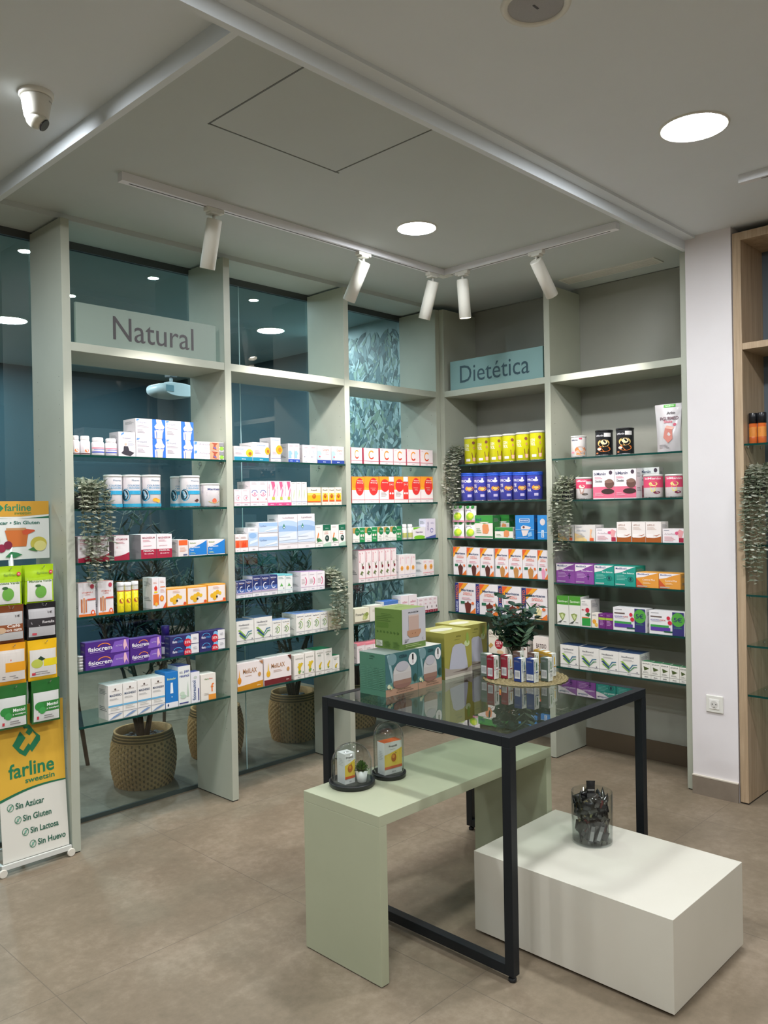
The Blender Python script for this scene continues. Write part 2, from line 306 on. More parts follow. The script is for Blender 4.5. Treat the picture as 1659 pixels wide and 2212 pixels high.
DES = {
 'vitbottle': ('bottle','white vitamin bottle with orange fruit label','bottle',WH,[('e',.62,.28,.13,.13,OR),('r',0,.02,1,.08,'#5a2a2c'),('l',.35,.5,.8,2,.05,PK)]),
 'jointbottle': ('bottle','white bottle with pink and blue label','bottle',WH,[('r',.15,.52,.95,.6,'#ee7f94'),('r',.3,.42,.9,.46,'#5a58b8'),('r',.15,.18,.9,.27,'#3f57c2')]),
 'yogabox': ('box','white box showing a seated dark figure','box',WH,[('t','Artiqued',.22,.7,.72,.78,'#8b8fa3'),('p',[(.12,.85),(.3,.9),(.35,.98),(.2,.96)],'#5b8fd6'),('l',.55,.6,.95,4,.05,'#b9bed0'),
    ('e',.42,.5,.07,.05,'#d9b9a8'),('p',[(.3,.42),(.55,.42),(.62,.24),(.92,.16),(.7,.03),(.4,.06),(.14,.14),(.28,.24)],'#34303a')]),
 'kneebox': ('box','white and blue knee joint box','box',WH,knee()),
 'backbox': ('box','flat white box with orange body picture','box',WH,[('t','Artiqued',.18,.55,.6,.8,'#a39aa8'),('l',.2,.35,.55,2,.1,'#c5bac6'),('p',[(.02,.6),(.1,.66),(.12,.95),(.03,.95)],'#5b8fd6'),('r',.53,.03,.84,.97,'#e59a78'),('p',[(.58,.95),(.66,.7),(.62,.2),(.75,.1),(.72,.6),(.8,.9)],'#a4503a'),('p',[(.63,.5),(.7,.2),(.76,.3)],'#5a6ab8'),('r',.84,.55,1,.97,'#8a8a90'),('e',.92,.3,.07,.22,'#8dc63f')]),
 'collcan': ('can','white and turquoise supplement tin','tin',WH,can_coll([])),
 'collcan2': ('can','white turquoise tin with orange fruit','tin',WH,can_coll([('e',.62,.24,.1,.06,'#efa62c'),('e',.72,.21,.08,.06,'#f0b83c')])),
 'collcan3': ('can','white turquoise tin with chocolate pieces','tin',WH,can_coll([('p',[(.6,.2),(.7,.27),(.78,.22),(.7,.15)],'#4a2422')])),
 'meritcan': ('can','smaller white tin with navy corner','tin',WH,[('p',[(.2,.95),(.5,.95),(.2,.6)],'#2b3f8e'),('t','Meritene',.38,.74,.86,.84,'#3a4a80'),('l',.35,.62,.85,3,.07,'#b8a6b8'),('e',.6,.25,.08,.12,'#d86a4a'),('a',.6,.25,.2,.1,.2,180,360,'#b8b070')]),
 'vitaminum': ('box','white box with crimson wavy base','box',WH,[('w',0,0,1,.16,.16,.32,'#a61c3c'),('t','VITAMINUM',.12,.8,.88,.88,'#b86a78'),('l',.12,.72,.8,2,.05,PK),('l',.1,.36,.4,3,.05,PK),('r',.08,.2,.5,.42,'#f0e8ea'),('t','26',.14,.5,.24,.56,PK)]),
 'magnesium': ('box','white box with crimson lower band','box',WH,[('r',0,0,1,.38,'#ab1e3e'),('t','MAGNESIUM',.1,.82,.9,.9,'#b86a78'),('l',.12,.75,.7,2,.05,PK),('l',.15,.52,.9,1,.05,PK),('t','MAXICAL',.15,.28,.85,.36,WH),('t','26 sobres',.2,.17,.8,.23,'#f0c8d0')]),
 'orangesmall': ('box','small white box with orange top','box','#e6dcda',[('r',.05,.66,.95,.97,'#f0652e'),('l',.15,.5,.85,4,.07,'#e9a98c'),('r',.5,.05,.9,.14,'#5a6488')]),
 'magblue': ('box','white and blue magnesium box','box',WH,[('w',0,.04,1,.5,.62,1.0,'#1f7fd0'),('p',[(0,.58),(.0,.97),(.75,.97),(.5,.72)],WH),('t','Magnesium',.06,.48,.6,.62,'#eaf2fa'),('t','Total',.06,.34,.25,.43,'#eaf2fa'),('t','Bioleader',.06,.8,.4,.9,'#8fa86a'),('l',.06,.18,.4,2,.07,'#bcd8a0')]),
 'vitczinc': ('box','tall white vitamin box with orange base','box',WH,[('t','VITAMINA C',.2,.68,.85,.73,'#d8705c'),('t','+ ZINC',.35,.62,.7,.66,'#d8705c'),('e',.8,.88,.12,.07,'#c8465a'),('r',.12,.12,.22,.52,'#c8784c'),('r',.26,.1,.36,.55,'#d69468'),('r',.4,.12,.47,.5,'#c8784c'),('r',.5,.47,1,.52,'#d8503c'),('r',0,0,1,.07,OR),('e',.82,.1,.12,.08,'#e0562c'),('e',.82,.1,.06,.04,WH)]),
 'yelltube': ('tube','yellow effervescent tube with white cap','tube','#ead820',[('r',0,.72,1,.86,'#d8d8d4'),('r',0,.7,1,.725,'#c8462c'),('e',.6,.38,.22,.08,'#b8622c'),('l',.4,.6,.85,2,.03,'#8a8a2a'),('l',.4,.2,.85,3,.03,'#8a8a2a')]),
 'orangetall': ('box','tall narrow box with red cube picture','box',WH,[('l',.2,.85,.85,2,.04,'#e0a08c'),('p',[(.3,.68),(.6,.75),(.8,.66),(.72,.58),(.38,.58)],'#e0402c'),('r',.3,.5,.8,.56,'#eecb2c'),('r',.15,.12,1,.46,OR),('e',.6,.14,.2,.06,'#efb43c')]),
 'orangetall2': ('box','tall narrow box with orange slice','box',WH,[('l',.2,.88,.85,2,.04,'#e0a08c'),('r',.2,.68,.9,.71,OR),('l',.2,.6,.85,3,.04,'#e8b09c'),('e',.4,.32,.3,.1,OR),('e',.4,.32,.2,.065,'#f4b54c'),('p',[(1,.2),(1,0),(.5,0)],'#e0562c')]),
 'honeybox': ('box','orange box with yellow honeycomb picture','box','#efa63a',[('r',.03,.03,.97,.93,'#f0e4de'),('e',.25,.38,.11,.13,'#e9b32c'),('e',.4,.46,.11,.14,'#edbe30'),('e',.54,.55,.1,.13,'#e9b32c'),('e',.68,.48,.08,.1,'#edbe30'),('e',.38,.24,.1,.12,'#e9b32c'),('e',.5,.3,.05,.07,'#3a3026'),('l',.3,.84,.7,2,.07,'#e6b49c'),('e',.9,.12,.07,.09,'#e0562c'),('r',0,0,1,.05,OR)]),
 'whitetin': ('tin','small flat white tin','tin','#dcdcdc',[]),
 'fisio': ('box','purple cream box with white lettering','box','#4a2380',[('p',[(.56,.02),(.66,.82),(1,.95),(1,.02)],'#7d55b8'),('t','fisiocrem',.06,.3,.6,.62,'#f4f0f6'),('a',.42,.5,.16,.34,.16,20,160,'#ee8a3c'),('l',.1,.2,.55,1,.1,'#c0a8e0'),('t','ACTIVE',.68,.45,.84,.55,'#cdb8e8'),('p',[(.88,.9),(.92,.9),(.94,.6),(.98,.1),(.93,.4),(.88,.1),(.86,.5)],'#e8b8c8')]),
 'purpbottle': ('bottle','tall purple bottle with white label','bottle','#3a2472',[('r',.1,.03,.9,.4,'#e8e0ea'),('t','fisiocrem',.1,.56,.9,.64,'#e0d8f0'),('p',[(.45,.36),(.55,.36),(.65,.1),(.5,.2),(.35,.08)],'#c890b8')]),
 'fisiodent': ('box','navy and white box with red seal','box','#2e2a66',[('r',.72,.03,1,.97,'#e6e4e6'),('t','fisio',.08,.3,.24,.55,'#e8e8f6'),('t','crem',.26,.3,.44,.52,'#3f88c8'),('a',.26,.5,.16,.36,.14,20,160,'#4fa8e0'),('e',.63,.62,.09,.3,'#78b8e0'),('e',.6,.2,.13,.42,'#cc2238'),('t','35%',.5,.12,.7,.38,'#f4d8d8'),('l',.8,.6,.96,2,.14,'#a8a8b4')]),
 'magnesio': ('box','white box with light blue stripe','box','#ece9e4',[('e',.5,.87,.07,.03,'#5a4a44'),('t','LAJUSTICIA',.25,.8,.78,.84,'#9a8a80'),('t','MAGNESIO',.1,.67,.92,.735,'#2c4468'),('l',.1,.6,.8,2,.03,'#a8a8a8'),('r',0,.37,1,.42,'#6ab0d8'),('r',0,.19,1,.2,'#3a4a6a'),('p',[(.0,.0),(.35,.1),(.7,.16),(1,.16),(.6,.08)],'#7f9ac0'),('l',.15,.32,.9,2,.05,'#b8b8b4')]),
 'bluebox': ('box','blue box with white tube picture','box','#1d78c4',[('t','Bioleader',.15,.78,.85,.84,'#cfe0a8'),('p',[(.42,.7),(.58,.7),(.62,.4),(.38,.4)],'#e8f0f6'),('r',0,0,1,.15,'#e6e6ea'),('e',.2,.08,.06,.04,NV),('e',.5,.3,.04,.02,'#c8e0f0')]),
 'panreumol': ('box','tall white box with blue lettering','box','#e8ebe6',[('t','pan',.5,.8,.9,.88,'#2b3f94'),('t','reumol',.12,.71,.9,.79,'#2b3f94'),('l',.1,.85,.45,2,.03,'#7a7a98'),('p',[(.7,.2),(.78,.6),(.86,.2)],'#b8ccb8'),('e',.3,.3,.2,.05,'#c6d8c4'),('e',.4,.22,.25,.05,'#b8d0bc'),('r',.05,.04,.8,.07,'#3a3f80')]),
 'fisioreumol': ('box','narrow white box with upright lettering','box','#e8e8ec',[('T','fisioreumol',.15,.08,.55,.72,'#2b4f84'),('r',.8,.05,.92,.45,'#3a3f80'),('e',.5,.82,.2,.05,'#c8d0c8')]),
 'fisiofbox': ('box','small white box with orange letter f','box','#ebe6dc',[('t','fisio',.25,.78,.55,.84,'#6a8a4a'),('t','flex',.56,.78,.8,.84,'#d8604c'),('t','f',.66,.3,.86,.62,OR),('r',.5,0,1,.2,'#e89a3c'),('l',.2,.25,.6,2,.05,'#b0a8a0')]),
 'sunbox': ('box','white box with sunflower, teal base','box',WH,[('r',0,0,1,.27,'#1f8aa8'),('t','grintuss',.05,.74,.55,.86,'#7fa8d8'),('e',.84,.55,.2,.28,'#f0c030'),('e',.87,.5,.09,.13,'#a8642c'),('l',.05,.55,.5,2,.08,'#c8b0b8'),('t','aboca',.4,.08,.62,.17,'#d8eef4')]),
 'sunbox2': ('box','taller white box with sunflower, teal base','box',WH,[('r',0,0,1,.2,'#1f8aa8'),('t','grintuss',.25,.8,.8,.88,'#7fa8d8'),('e',.92,.56,.16,.2,'#f0b428'),('e',.95,.54,.07,.1,'#b86a2c'),('l',.1,.55,.5,3,.07,'#c8b0b8'),('t','aboca',.42,.06,.62,.13,'#d8eef4')]),
 'suntall': ('box','tallest white box with large sunflower','box',WH,[('t','grintuss',.1,.86,.85,.92,'#8fb0dc'),('e',.85,.5,.34,.19,'#f4b222'),('e',.93,.5,.18,.1,'#e8801c'),('l',.15,.4,.6,3,.04,'#c8a8b0'),('r',0,.14,1,.155,'#6a7ab8'),('t','aboca',.35,.05,.7,.09,'#9aa4bc')]),
 'gola': ('box','narrow white box with blue face profile','box',WH,[('t','Golamir',.15,.85,.85,.91,'#d07888'),('l',.2,.78,.8,1,.04,PK),('p',[(.05,.6),(.5,.62),(.75,.45),(.55,.4),(.55,.22),(.05,.22)],'#8fb8e8'),('r',0,0,1,.17,'#2f52b0'),('t','aboca',.3,.05,.7,.11,'#dde6f8')]),
 'golb': ('box','white box with thin violet face outline','box',WH,[('t','Golamir',.15,.82,.85,.9,'#d07888'),('l',.2,.75,.8,1,.04,PK),('a',.35,.5,.3,.2,.15,-80,80,'#98a8d8'),('e',.3,.34,.06,.04,'#5a5a7a'),('t','aboca',.35,.06,.7,.12,'#9aa4bc')]),
 'golc': ('box','wide white box with blue profile, navy base','box',WH,[('t','Golamir',.4,.7,.9,.86,'#d8705c'),('p',[(.0,.7),(.22,.72),(.34,.52),(.25,.48),(.25,.25),(0,.2)],'#a4c4ea'),('e',.18,.38,.05,.05,'#d8403c'),('r',0,0,1,.2,'#2b4596'),('l',.6,.6,.92,2,.07,PK),('t','aboca',.42,.06,.62,.13,'#dde6f8')]),
 'pinkheart': ('box','short pale pink box with heart drawing','box','#efdfe3',[('l',.15,.9,.85,1,.05,'#c890a0'),('a',.5,.5,.3,.16,.18,0,320,'#b8a0b0'),('e',.55,.5,.09,.07,'#e08898'),('r',0,.2,1,.215,'#d85a78'),('t','aboca',.3,.07,.7,.13,'#a0a0b4')]),
 'pinkheart2': ('box','taller pale pink box with heart drawing','box','#f0e4e8',[('l',.15,.92,.85,2,.04,'#b89098'),('a',.5,.52,.36,.13,.2,0,180,'#5a68a8'),('a',.5,.52,.36,.13,.2,200,340,'#e87898'),('e',.52,.5,.12,.06,'#ee9ab0'),('e',.85,.28,.07,.03,'#c84858'),('r',0,.15,1,.163,'#d85a78'),('t','aboca',.3,.06,.7,.1,'#a0a0b4')]),
 'pinktube': ('box','white box with pink swirl and base','box','#f0e2e8',[('p',[(.4,.98),(.85,.98),(.9,.8),(.6,.6),(.55,.75)],'#e46088'),('p',[(.85,.75),(.95,.62),(.7,.25),(.55,.3),(.7,.5)],'#ee86a4'),('T','lenodiar',.12,.4,.24,.9,'#c888a0'),('r',.5,.24,.85,.36,'#b8c04c'),('r',0,0,1,.13,'#dd4a86'),('t','aboca',.3,.04,.7,.08,'#f8dce8')]),
 'thinplant': ('box','slim white box with green sprig','box','#f0eae8',[('l',.15,.93,.85,1,.04,'#a89a98'),('p',[(.4,.2),(.55,.45),(.6,.68),(.5,.66),(.42,.45)],'#b8d08c'),('r',0,.15,1,.163,'#6a78b8'),('t','aboca',.25,.06,.75,.1,'#a0a0b4')]),
 'propolw': ('box','wide yellow and orange propolis box','box','#efe4d4',[('r',0,.18,1,.55,'#f0bc22'),('r',0,.55,1,.68,'#f3d268'),('t','Propol2',.28,.78,.72,.88,'#54483c'),('r',0,.16,1,.24,'#e8702c'),('e',.5,.5,.14,.13,'#c8641c'),('e',.47,.54,.06,.06,'#e8902c'),('t','aboca',.42,.05,.6,.1,'#a09a9a')]),
 'propols': ('box','small yellow and orange propolis box','box','#efe4d4',[('r',.08,.28,.92,.55,'#f0bc22'),('r',.08,.55,.92,.68,'#f3d268'),('t','Propol2',.15,.8,.85,.89,'#54483c'),('r',.08,.2,.92,.29,'#e8602c'),('e',.48,.52,.2,.13,'#b8561c'),('e',.48,.56,.08,.06,'#e8902c'),('t','aboca',.38,.05,.66,.1,'#a09a9a')]),
 'coral': ('box','small white box with orange coral picture','box','#efe6e6',[('r',0,.24,1,.66,'#ee6c40'),('p',[(.2,.24),(.3,.6),(.36,.5),(.5,.66),(.56,.44),(.75,.64),(.8,.24)],'#e2481e'),('l',.1,.84,.9,2,.06,'#c8a8a0'),('t','aboca',.35,.06,.65,.12,'#a09a9a')]),
 'lystube': ('box','white box with blue glass tube picture','box','#ebe8ec',[('r',.02,.22,.98,.8,'#b9cfe8'),('e',.45,.66,.4,.12,'#8fb4de'),('p',[(.1,.3),(.2,.42),(.95,.5),(.95,.4),(.25,.3)],'#dce8f4'),('l',.2,.9,.8,1,.05,'#a8a0a8'),('r',0,.19,1,.2,'#6a6a7a'),('t','aboca',.4,.06,.65,.11,'#a09a9a')]),
 'lyslow': ('box','flat box with pale blue tube picture','box','#ebe8ec',[('r',.02,.28,.98,.95,'#c0d4ec'),('r',.02,.7,.98,.95,'#9fbfe4'),('t','Lyxfase',.08,.62,.4,.78,'#7890b8'),('p',[(.3,.36),(.92,.6),(.96,.45),(.3,.32)],'#e6eef6'),('r',0,.22,1,.24,'#5a5a6a')]),
 'lysbig': ('box','large white box with blue water scene','box','#ece6e8',[('w',0,.18,1,.78,.88,.76,'#b4cbe8'),('w',0,.18,1,.66,.72,.62,'#94b4dc'),('w',0,.18,1,.5,.52,.5,'#cad8ec'),('t','Lyxfase',.22,.87,.82,.93,'#b0a0a8'),('p',[(.28,.74),(.35,.63),(.28,.58),(.2,.63)],'#4a8c74'),('e',.28,.625,.04,.02,'#dfe8ee'),('p',[(0,.36),(.92,.5),(.95,.28),(0,.24)],'#dde4ee'),('r',0,.34,.6,.35,'#6a7a9a'),('r',0,.14,1,.147,'#6a5a62'),('t','aboca',.44,.05,.6,.08,'#a09a9a')]),
 'carrot': ('box','white box with carrot and green leaf','box','#ece8e4',[('l',.15,.9,.85,1,.05,'#b0a0a0'),('p',[(.15,.3),(.38,.68),(.48,.6),(.3,.3)],'#ef7c2c'),('p',[(.2,.2),(.5,.42),(.95,.26),(.5,.24)],'#3f7f4c'),('e',.3,.34,.14,.08,'#2f6a3c'),('r',0,.17,1,.18,'#4a5a5a'),('t','aboca',.35,.06,.65,.11,'#a09a9a')]),
 'greencap': ('box','white box with dark green top','box','#eeeae4',[('r',0,.74,1,1,'#14664a'),('t','aboca',.3,.82,.7,.87,'#cfe4d8'),('l',.2,.66,.8,1,.05,'#e08858'),('l',.15,.58,.85,1,.06,'#d88878'),('e',.5,.38,.26,.14,'#1d3f3a'),('l',.35,.42,.65,2,.05,'#c8d4d0'),('w',0,0,1,.1,.2,.2,'#a8c8b4')]),
 'moon': ('box','dark blue box with white crescent moon','box','#ece8ec',[('r',0,.5,1,1,'#27346e'),('r',0,.26,1,.5,'#4f6cae'),('r',0,.22,1,.3,'#b8a8c8'),('t','Sedivitax',.12,.84,.88,.92,'#e8e4f0'),('l',.2,.78,.8,1,.04,'#c89868'),('a',.5,.5,.3,.18,.3,70,330,'#dce2f2'),('r',0,.18,1,.19,NV),('t','aboca',.3,.06,.7,.12,'#8a90a8')]),
 'mint': ('box','white and mint box with green leaf','box','#e9ecea',[('r',0,.92,1,1,'#74c8d0'),('l',.1,.82,.9,2,.06,'#8aa4a4'),('p',[(.3,.36),(.5,.55),(.72,.36),(.5,.4)],'#5cac4c'),('e',.8,.27,.05,.03,'#3a4a6a'),('r',0,.17,1,.18,'#5ab0b8'),('t','aboca',.35,.06,.7,.11,'#8a90a8')]),
 'pinkarc': ('box','white box with pink arc, lilac top','box','#eae4e8',[('l',.1,.84,.9,1,.05,'#a898a8'),('a',.35,.5,.42,.26,.22,-60,60,'#d8688c'),('l',.1,.6,.6,4,.07,'#c8b8b8'),('r',0,.2,1,.212,'#a868a8'),('t','aboca',.35,.07,.65,.12,'#8a90a8')]),
 'chevron': ('box','white box with green and navy chevrons','box','#e9e7e1',[('t','NeoBianacid',.14,.77,.72,.85,'#6a6a70'),('l',.2,.69,.8,2,.04,'#a8a8a8'),
    ('p',[(.08,.6),(.2,.62),(.55,.33),(.5,.28)],'#8fb84c'),('p',[(.1,.5),(.22,.53),(.54,.26),(.5,.2)],'#2f4f7c'),('p',[(.14,.38),(.22,.4),(.5,.2),(.5,.14)],'#7fb04c'),('p',[(.5,.24),(.5,.3),(.66,.52),(.88,.54),(.88,.5),(.7,.48)],'#4a7a94'),('p',[(.5,.17),(.52,.22),(.72,.42),(.88,.43),(.88,.4),(.74,.38)],'#3f8a5c'),
    ('r',0,.13,1,.143,'#2a3560'),('t','aboca',.42,.045,.58,.09,'#7a7a8a'),('e',.88,.19,.03,.025,'#5a5a6a')]),
 'arcgreen': ('box','white box with green arcs','box','#e9e7e1',[('t','NeoFitoroid',.12,.84,.88,.9,'#6a6a70'),('r',.6,.72,.85,.75,'#c0a868'),('a',.4,.48,.42,.2,.16,-80,80,'#86b04c'),('a',.3,.48,.3,.14,.2,-80,80,'#5c8c5c'),('a',.15,.48,.32,.12,.2,-70,70,'#b0b8a0'),('r',0,.14,1,.153,'#2a3560'),('t','aboca',.36,.05,.66,.1,'#7a7a8a')]),
 'beigebox': ('box','beige box behind trailing plant','box','#d9d3bd',[('t','Finocarbo',.08,.7,.9,.86,'#5a5a4a'),('e',.5,.42,.3,.2,'#a8a880'),('r',0,.18,1,.19,'#8a7a5a')]),
 'melilax': ('box','white box with honey drop, ochre base','box','#ece2e0',[('w',0,0,1,.16,.2,.26,'#c98a1c'),('t','MeliLAX',.22,.6,.76,.78,'#b08058'),('l',.3,.5,.65,1,.05,'#c8a898'),('e',.08,.38,.07,.13,'#e08a1c'),('p',[(.05,.42),(.08,.8),(.11,.42)],'#e8a43c'),('e',.86,.5,.06,.08,'#c8965c'),('p',[(1,1),(.85,1),(1,.85)],'#b07850'),('t','aboca',.76,.08,.9,.14,'#f0dca8')]),
 'melilax2': ('box','wide white box with honey drop, maroon base','box','#ece2e0',[('r',0,0,1,.2,'#6e2226'),('t','MeliLAX',.26,.6,.76,.77,'#b08058'),('l',.34,.5,.7,2,.05,'#c8a898'),('e',.15,.42,.07,.12,'#e8b02c'),('p',[(.12,.46),(.15,.85),(.18,.46)],'#e8c04c'),('e',.88,.48,.05,.08,'#c8965c'),('p',[(1,1),(.86,1),(1,.8)],'#5c2a20'),('t','aboca',.8,.07,.9,.13,'#e0c0b8')]),
 'aliviolit': ('box','white box with yellow figure','box','#ebe6de',[('t','ALIVIOLAS',.12,.8,.86,.86,'#8a8a7a'),('p',[(.3,.5),(.7,.66),(.9,.62),(.65,.45),(.6,.2),(.4,.2),(.42,.42)],'#d8b82c'),('e',.5,.6,.1,.05,'#e0c83c'),('p',[(.35,.3),(.5,.2),(.7,.3),(.6,.36)],'#7aa04c'),('r',0,.15,1,.162,'#5a4a44'),('t','aboca',.34,.05,.66,.1,'#8a8a8a'),('e',.86,.25,.05,.03,'#3a7a4a')]),
 'aliviog': ('box','white box with yellow figure, green lid','box','#ebe8e0',[('t','ALIVIOLAS',.14,.84,.86,.89,'#8a8a7a'),('l',.25,.78,.75,2,.04,'#3a6a4a'),('p',[(.35,.36),(.65,.5),(.75,.48),(.6,.34),(.58,.2),(.42,.2)],'#d8b82c'),('p',[(.35,.26),(.5,.18),(.66,.26)],'#7aa04c'),('r',0,.13,1,.142,'#4a4a44'),('t','aboca',.34,.04,.66,.085,'#8a8a8a')]),
 'vitc': ('box','white box with orange letter C ring','box','#eee2e4',[('a',.52,.58,.2,.28,.3,40,320,'#ee9a3a'),('a',.52,.58,.2,.28,.3,220,300,'#d8442c'),('e',.62,.4,.04,.05,'#c83c2c'),('r',0,.18,1,.2,'#dc4868'),('t','aboca',.42,.06,.58,.12,'#a8a0a8'),('r',0,0,.012,1,'#c83858'),('l',.1,.9,.3,1,.05,PK)]),
 'royal': ('box','orange and white box with red oval','box','#eee6e4',[('r',0,.5,1,1,'#f09a28'),('w',.0,.5,1,.6,.5,.56,'#f0b02c'),('e',.62,.62,.34,.33,'#dc3432'),('t','Natura',.45,.82,.88,.87,'#f8dcd8'),('t','Energy',.42,.73,.9,.79,'#fff0e8'),('r',.4,.56,.75,.57,'#f8c8b8'),('l',.5,.5,.8,2,.03,'#f0b0a8'),('r',0,.13,1,.143,'#dc4868'),('t','aboca',.4,.05,.6,.08,'#a8a0a8')]),
 'royalband': ('box','orange and white box with red side band','box','#eee6e4',[('r',0,.5,.66,1,'#f09a28'),('e',.38,.66,.3,.24,'#dc3432'),('t','Energy',.2,.74,.6,.79,'#fff0e8'),('l',.1,.4,.5,4,.05,'#b8a8a8'),('r',.64,.14,1,.8,'#e03c34'),('r',.66,.82,.98,.98,'#f4f0f0'),('t','1+1',.7,.66,.94,.74,'#f8e0dc'),('e',.74,.36,.06,.04,'#f8f0f0'),('e',.9,.36,.06,.04,'#f8f0f0'),('r',0,.13,1,.14,'#dc4868')]),
 'greenbio': ('box','white box with green leaf, green side band','box','#ebe9e2',[('p',[(0,1),(0,.62),(.3,.6),(.45,1)],'#b4924c'),('e',.36,.72,.2,.26,'#157a48'),('t','Fitoconcentr',.24,.7,.5,.75,'#e8f0e8'),('r',.55,0,1,1,'#1f8a4c'),('t','NEU',.62,.72,.94,.8,'#dcf0e0'),('e',.68,.45,.07,.09,'#f0e8e4'),('e',.86,.45,.07,.09,'#e8c8b8'),('l',.62,.25,.95,2,.07,'#bfe0c8'),('r',0,.2,.55,.21,'#4a6a5a'),('t','aboca',.15,.06,.4,.12,'#8a8a8a')]),
 'greenbios': ('box','narrow white box with green leaf','box','#ebe9e2',[('p',[(0,1),(0,.62),(.4,.6),(.6,1)],'#b4924c'),('e',.6,.7,.36,.26,'#157a48'),('t','Fitocon',.4,.68,.85,.74,'#e8f0e8'),('l',.2,.36,.7,2,.06,'#b0b0a8'),('r',0,.2,1,.21,'#4a6a5a'),('t','aboca',.3,.06,.7,.12,'#8a8a8a')]),
 'greenbottle': ('bottle','white bottle with olive green label','bottle','#e8e6e2',[('r',.1,.12,.95,.6,'#b4b86a'),('l',.3,.5,.8,3,.1,'#e8e8d0')]),
 'neuralex': ('box','low white box with bright green waves','box','#ebe9ea',[('p',[(0,1),(.65,1),(.3,.86),(0,.8)],'#7cc62c'),('t','Neurolox',.2,.5,.78,.66,'#6a4a7a'),('e',.5,.14,.46,.16,'#7cc62c'),('r',0,0,1,.03,'#7cc62c')]),
 'lilacbox': ('box','tall lilac and white box','box','#dcd6e6',[('T','NEURALEX',.15,.4,.3,.85,'#8a80a8'),('l',.5,.8,.9,2,.05,'#a8a0c0'),('a',.6,.4,.16,.12,.3,0,330,'#6a6ab0'),('w',0,0,1,.05,.1,.18,'#4a5aa0')]),
 'finocar': ('box','tall narrow box with dark berry sprig','box','#eee4e4',[('T','Finocrat',.12,.62,.28,.93,'#c8405c'),('p',[(.5,.95),(.6,.88),(.7,.95),(.6,.91)],'#c83858'),('p',[(.45,.62),(.6,.55),(.85,.66),(.62,.52),(.55,.4)],'#5a6a3c'),('e',.66,.46,.15,.05,'#7e2432'),('p',[(.2,.26),(.45,.36),(.75,.3),(.5,.28),(.6,.2),(.42,.24)],'#6a7a48'),('r',0,.12,1,.13,'#d85a78'),('r',0,.99,1,1,'#d85a78'),('r',0,.13,.03,1,'#e8a0b0'),('t','aboca',.3,.05,.7,.08,'#8a8a8a')]),
 'daisy': ('box','white box with golden flower','box','#eee6e6',[('T','Lenodiar',.15,.6,.3,.92,'#e0a0b0'),('l',.5,.88,.9,2,.04,PK),('e',.5,.42,.26,.1,'#e8a84c'),('e',.5,.42,.1,.04,'#d8842c'),('r',0,.14,1,.15,'#6a78a8'),('t','aboca',.3,.05,.7,.09,'#8a8a8a')]),
 'daisys': ('box','short white box with golden flower','box','#eee6e6',[('l',.15,.9,.85,2,.06,PK),('e',.52,.56,.26,.17,'#e8a84c'),('e',.52,.56,.1,.07,'#d8842c'),('r',0,.18,1,.2,'#e04868'),('t','aboca',.3,.06,.7,.12,'#8a8a8a')]),
 'olivebox': ('box','low cream box with olive sprig','box','#e3dfc8',[('r',0,.1,1,.95,'#e8e4cc'),('t','Finocarbo',.06,.5,.66,.68,'#3a3f3a'),('e',.72,.4,.16,.22,'#aab86c'),('e',.82,.55,.12,.14,'#8a9a4c'),('e',.62,.3,.1,.12,'#c4c88c'),('r',0,0,1,.1,'#7a7060')]),
 'plainwhite': ('box','plain off-white box behind the green carton','box','#e4e0d4',[('l',.2,.7,.8,2,.08,'#b8b0a0')]),
 'bluetop': ('box','white box with blue lid','box','#e2e4e8',[('r',0,.8,1,1,'#4a7ac0')]),
 'plainpink': ('box','white box with rose lettering','box','#eee6e8',[('t','sollievo',.2,.62,.85,.74,'#d08898'),('l',.2,.5,.8,2,.08,PK),('r',0,.14,1,.15,'#b05a78')]),
 'redbase': ('box','narrow white box with dark red base','box','#eee6e8',[('l',.15,.88,.85,2,.06,'#c890a0'),('l',.2,.62,.7,2,.06,'#c890a0'),('e',.75,.36,.09,.09,'#5a4a4a'),('r',0,0,1,.17,'#8e1c34'),('t','aboca',.3,.05,.7,.11,'#f0c8d0')]),
 'pinkstrip': ('box','white box with pink upper strip','box','#eee4e4',[('r',0,.88,1,1,'#e88a98'),('l',.2,.7,.8,3,.07,'#b8a0a0'),('e',.7,.4,.14,.08,'#8ac04c')]),
 'yellcan': ('can','lime yellow shake tin with white lettering','tin','#d6d41e',[('t','CON',.2,.66,.44,.78,'#f4f2e0'),('t','TROL',.2,.52,.46,.64,'#f4f2e0'),('p',[(.56,.44),(.76,.44),(.72,.1),(.6,.1)],'#7c3f28'),('p',[(.6,.24),(.72,.24),(.71,.1),(.61,.1)],'#e8b8a0'),('e',.64,.82,.06,.06,'#8a4a38'),('r',.3,.1,.5,.2,'#ece8e0'),('e',.66,.62,.04,.05,'#c89060')]),
 'bluecan': ('can','royal blue protein tin with orange dish','tin','#4a4fb4',[('t','PRO',.2,.7,.5,.8,'#f0f0f8'),('t','TE',.2,.5,.36,.62,'#f0f0f8'),('t','NA',.2,.3,.4,.42,'#f0f0f8'),('e',.6,.46,.17,.1,'#ee9a2c'),('e',.6,.46,.1,.06,'#f4c45c'),('e',.58,.74,.1,.05,'#f0f0f4'),('e',.6,.82,.04,.05,'#f0f0f4'),('r',.52,.14,.68,.24,'#c0b8dc'),('r',0,.94,1,1,'#2a5ad0')]),
 'limepouch': ('pouch','white and green lime pouch','pouch','#ece9e6',[('e',.3,.93,.14,.1,'#3fa04c'),('e',.72,.93,.14,.1,'#3fa04c'),('l',.15,.72,.8,2,.07,'#6a5a98'),('e',.6,.36,.3,.24,'#9ccc3c'),('e',.68,.4,.17,.17,'#cfe03c'),('r',0,0,1,.1,'#e8a0b4')]),
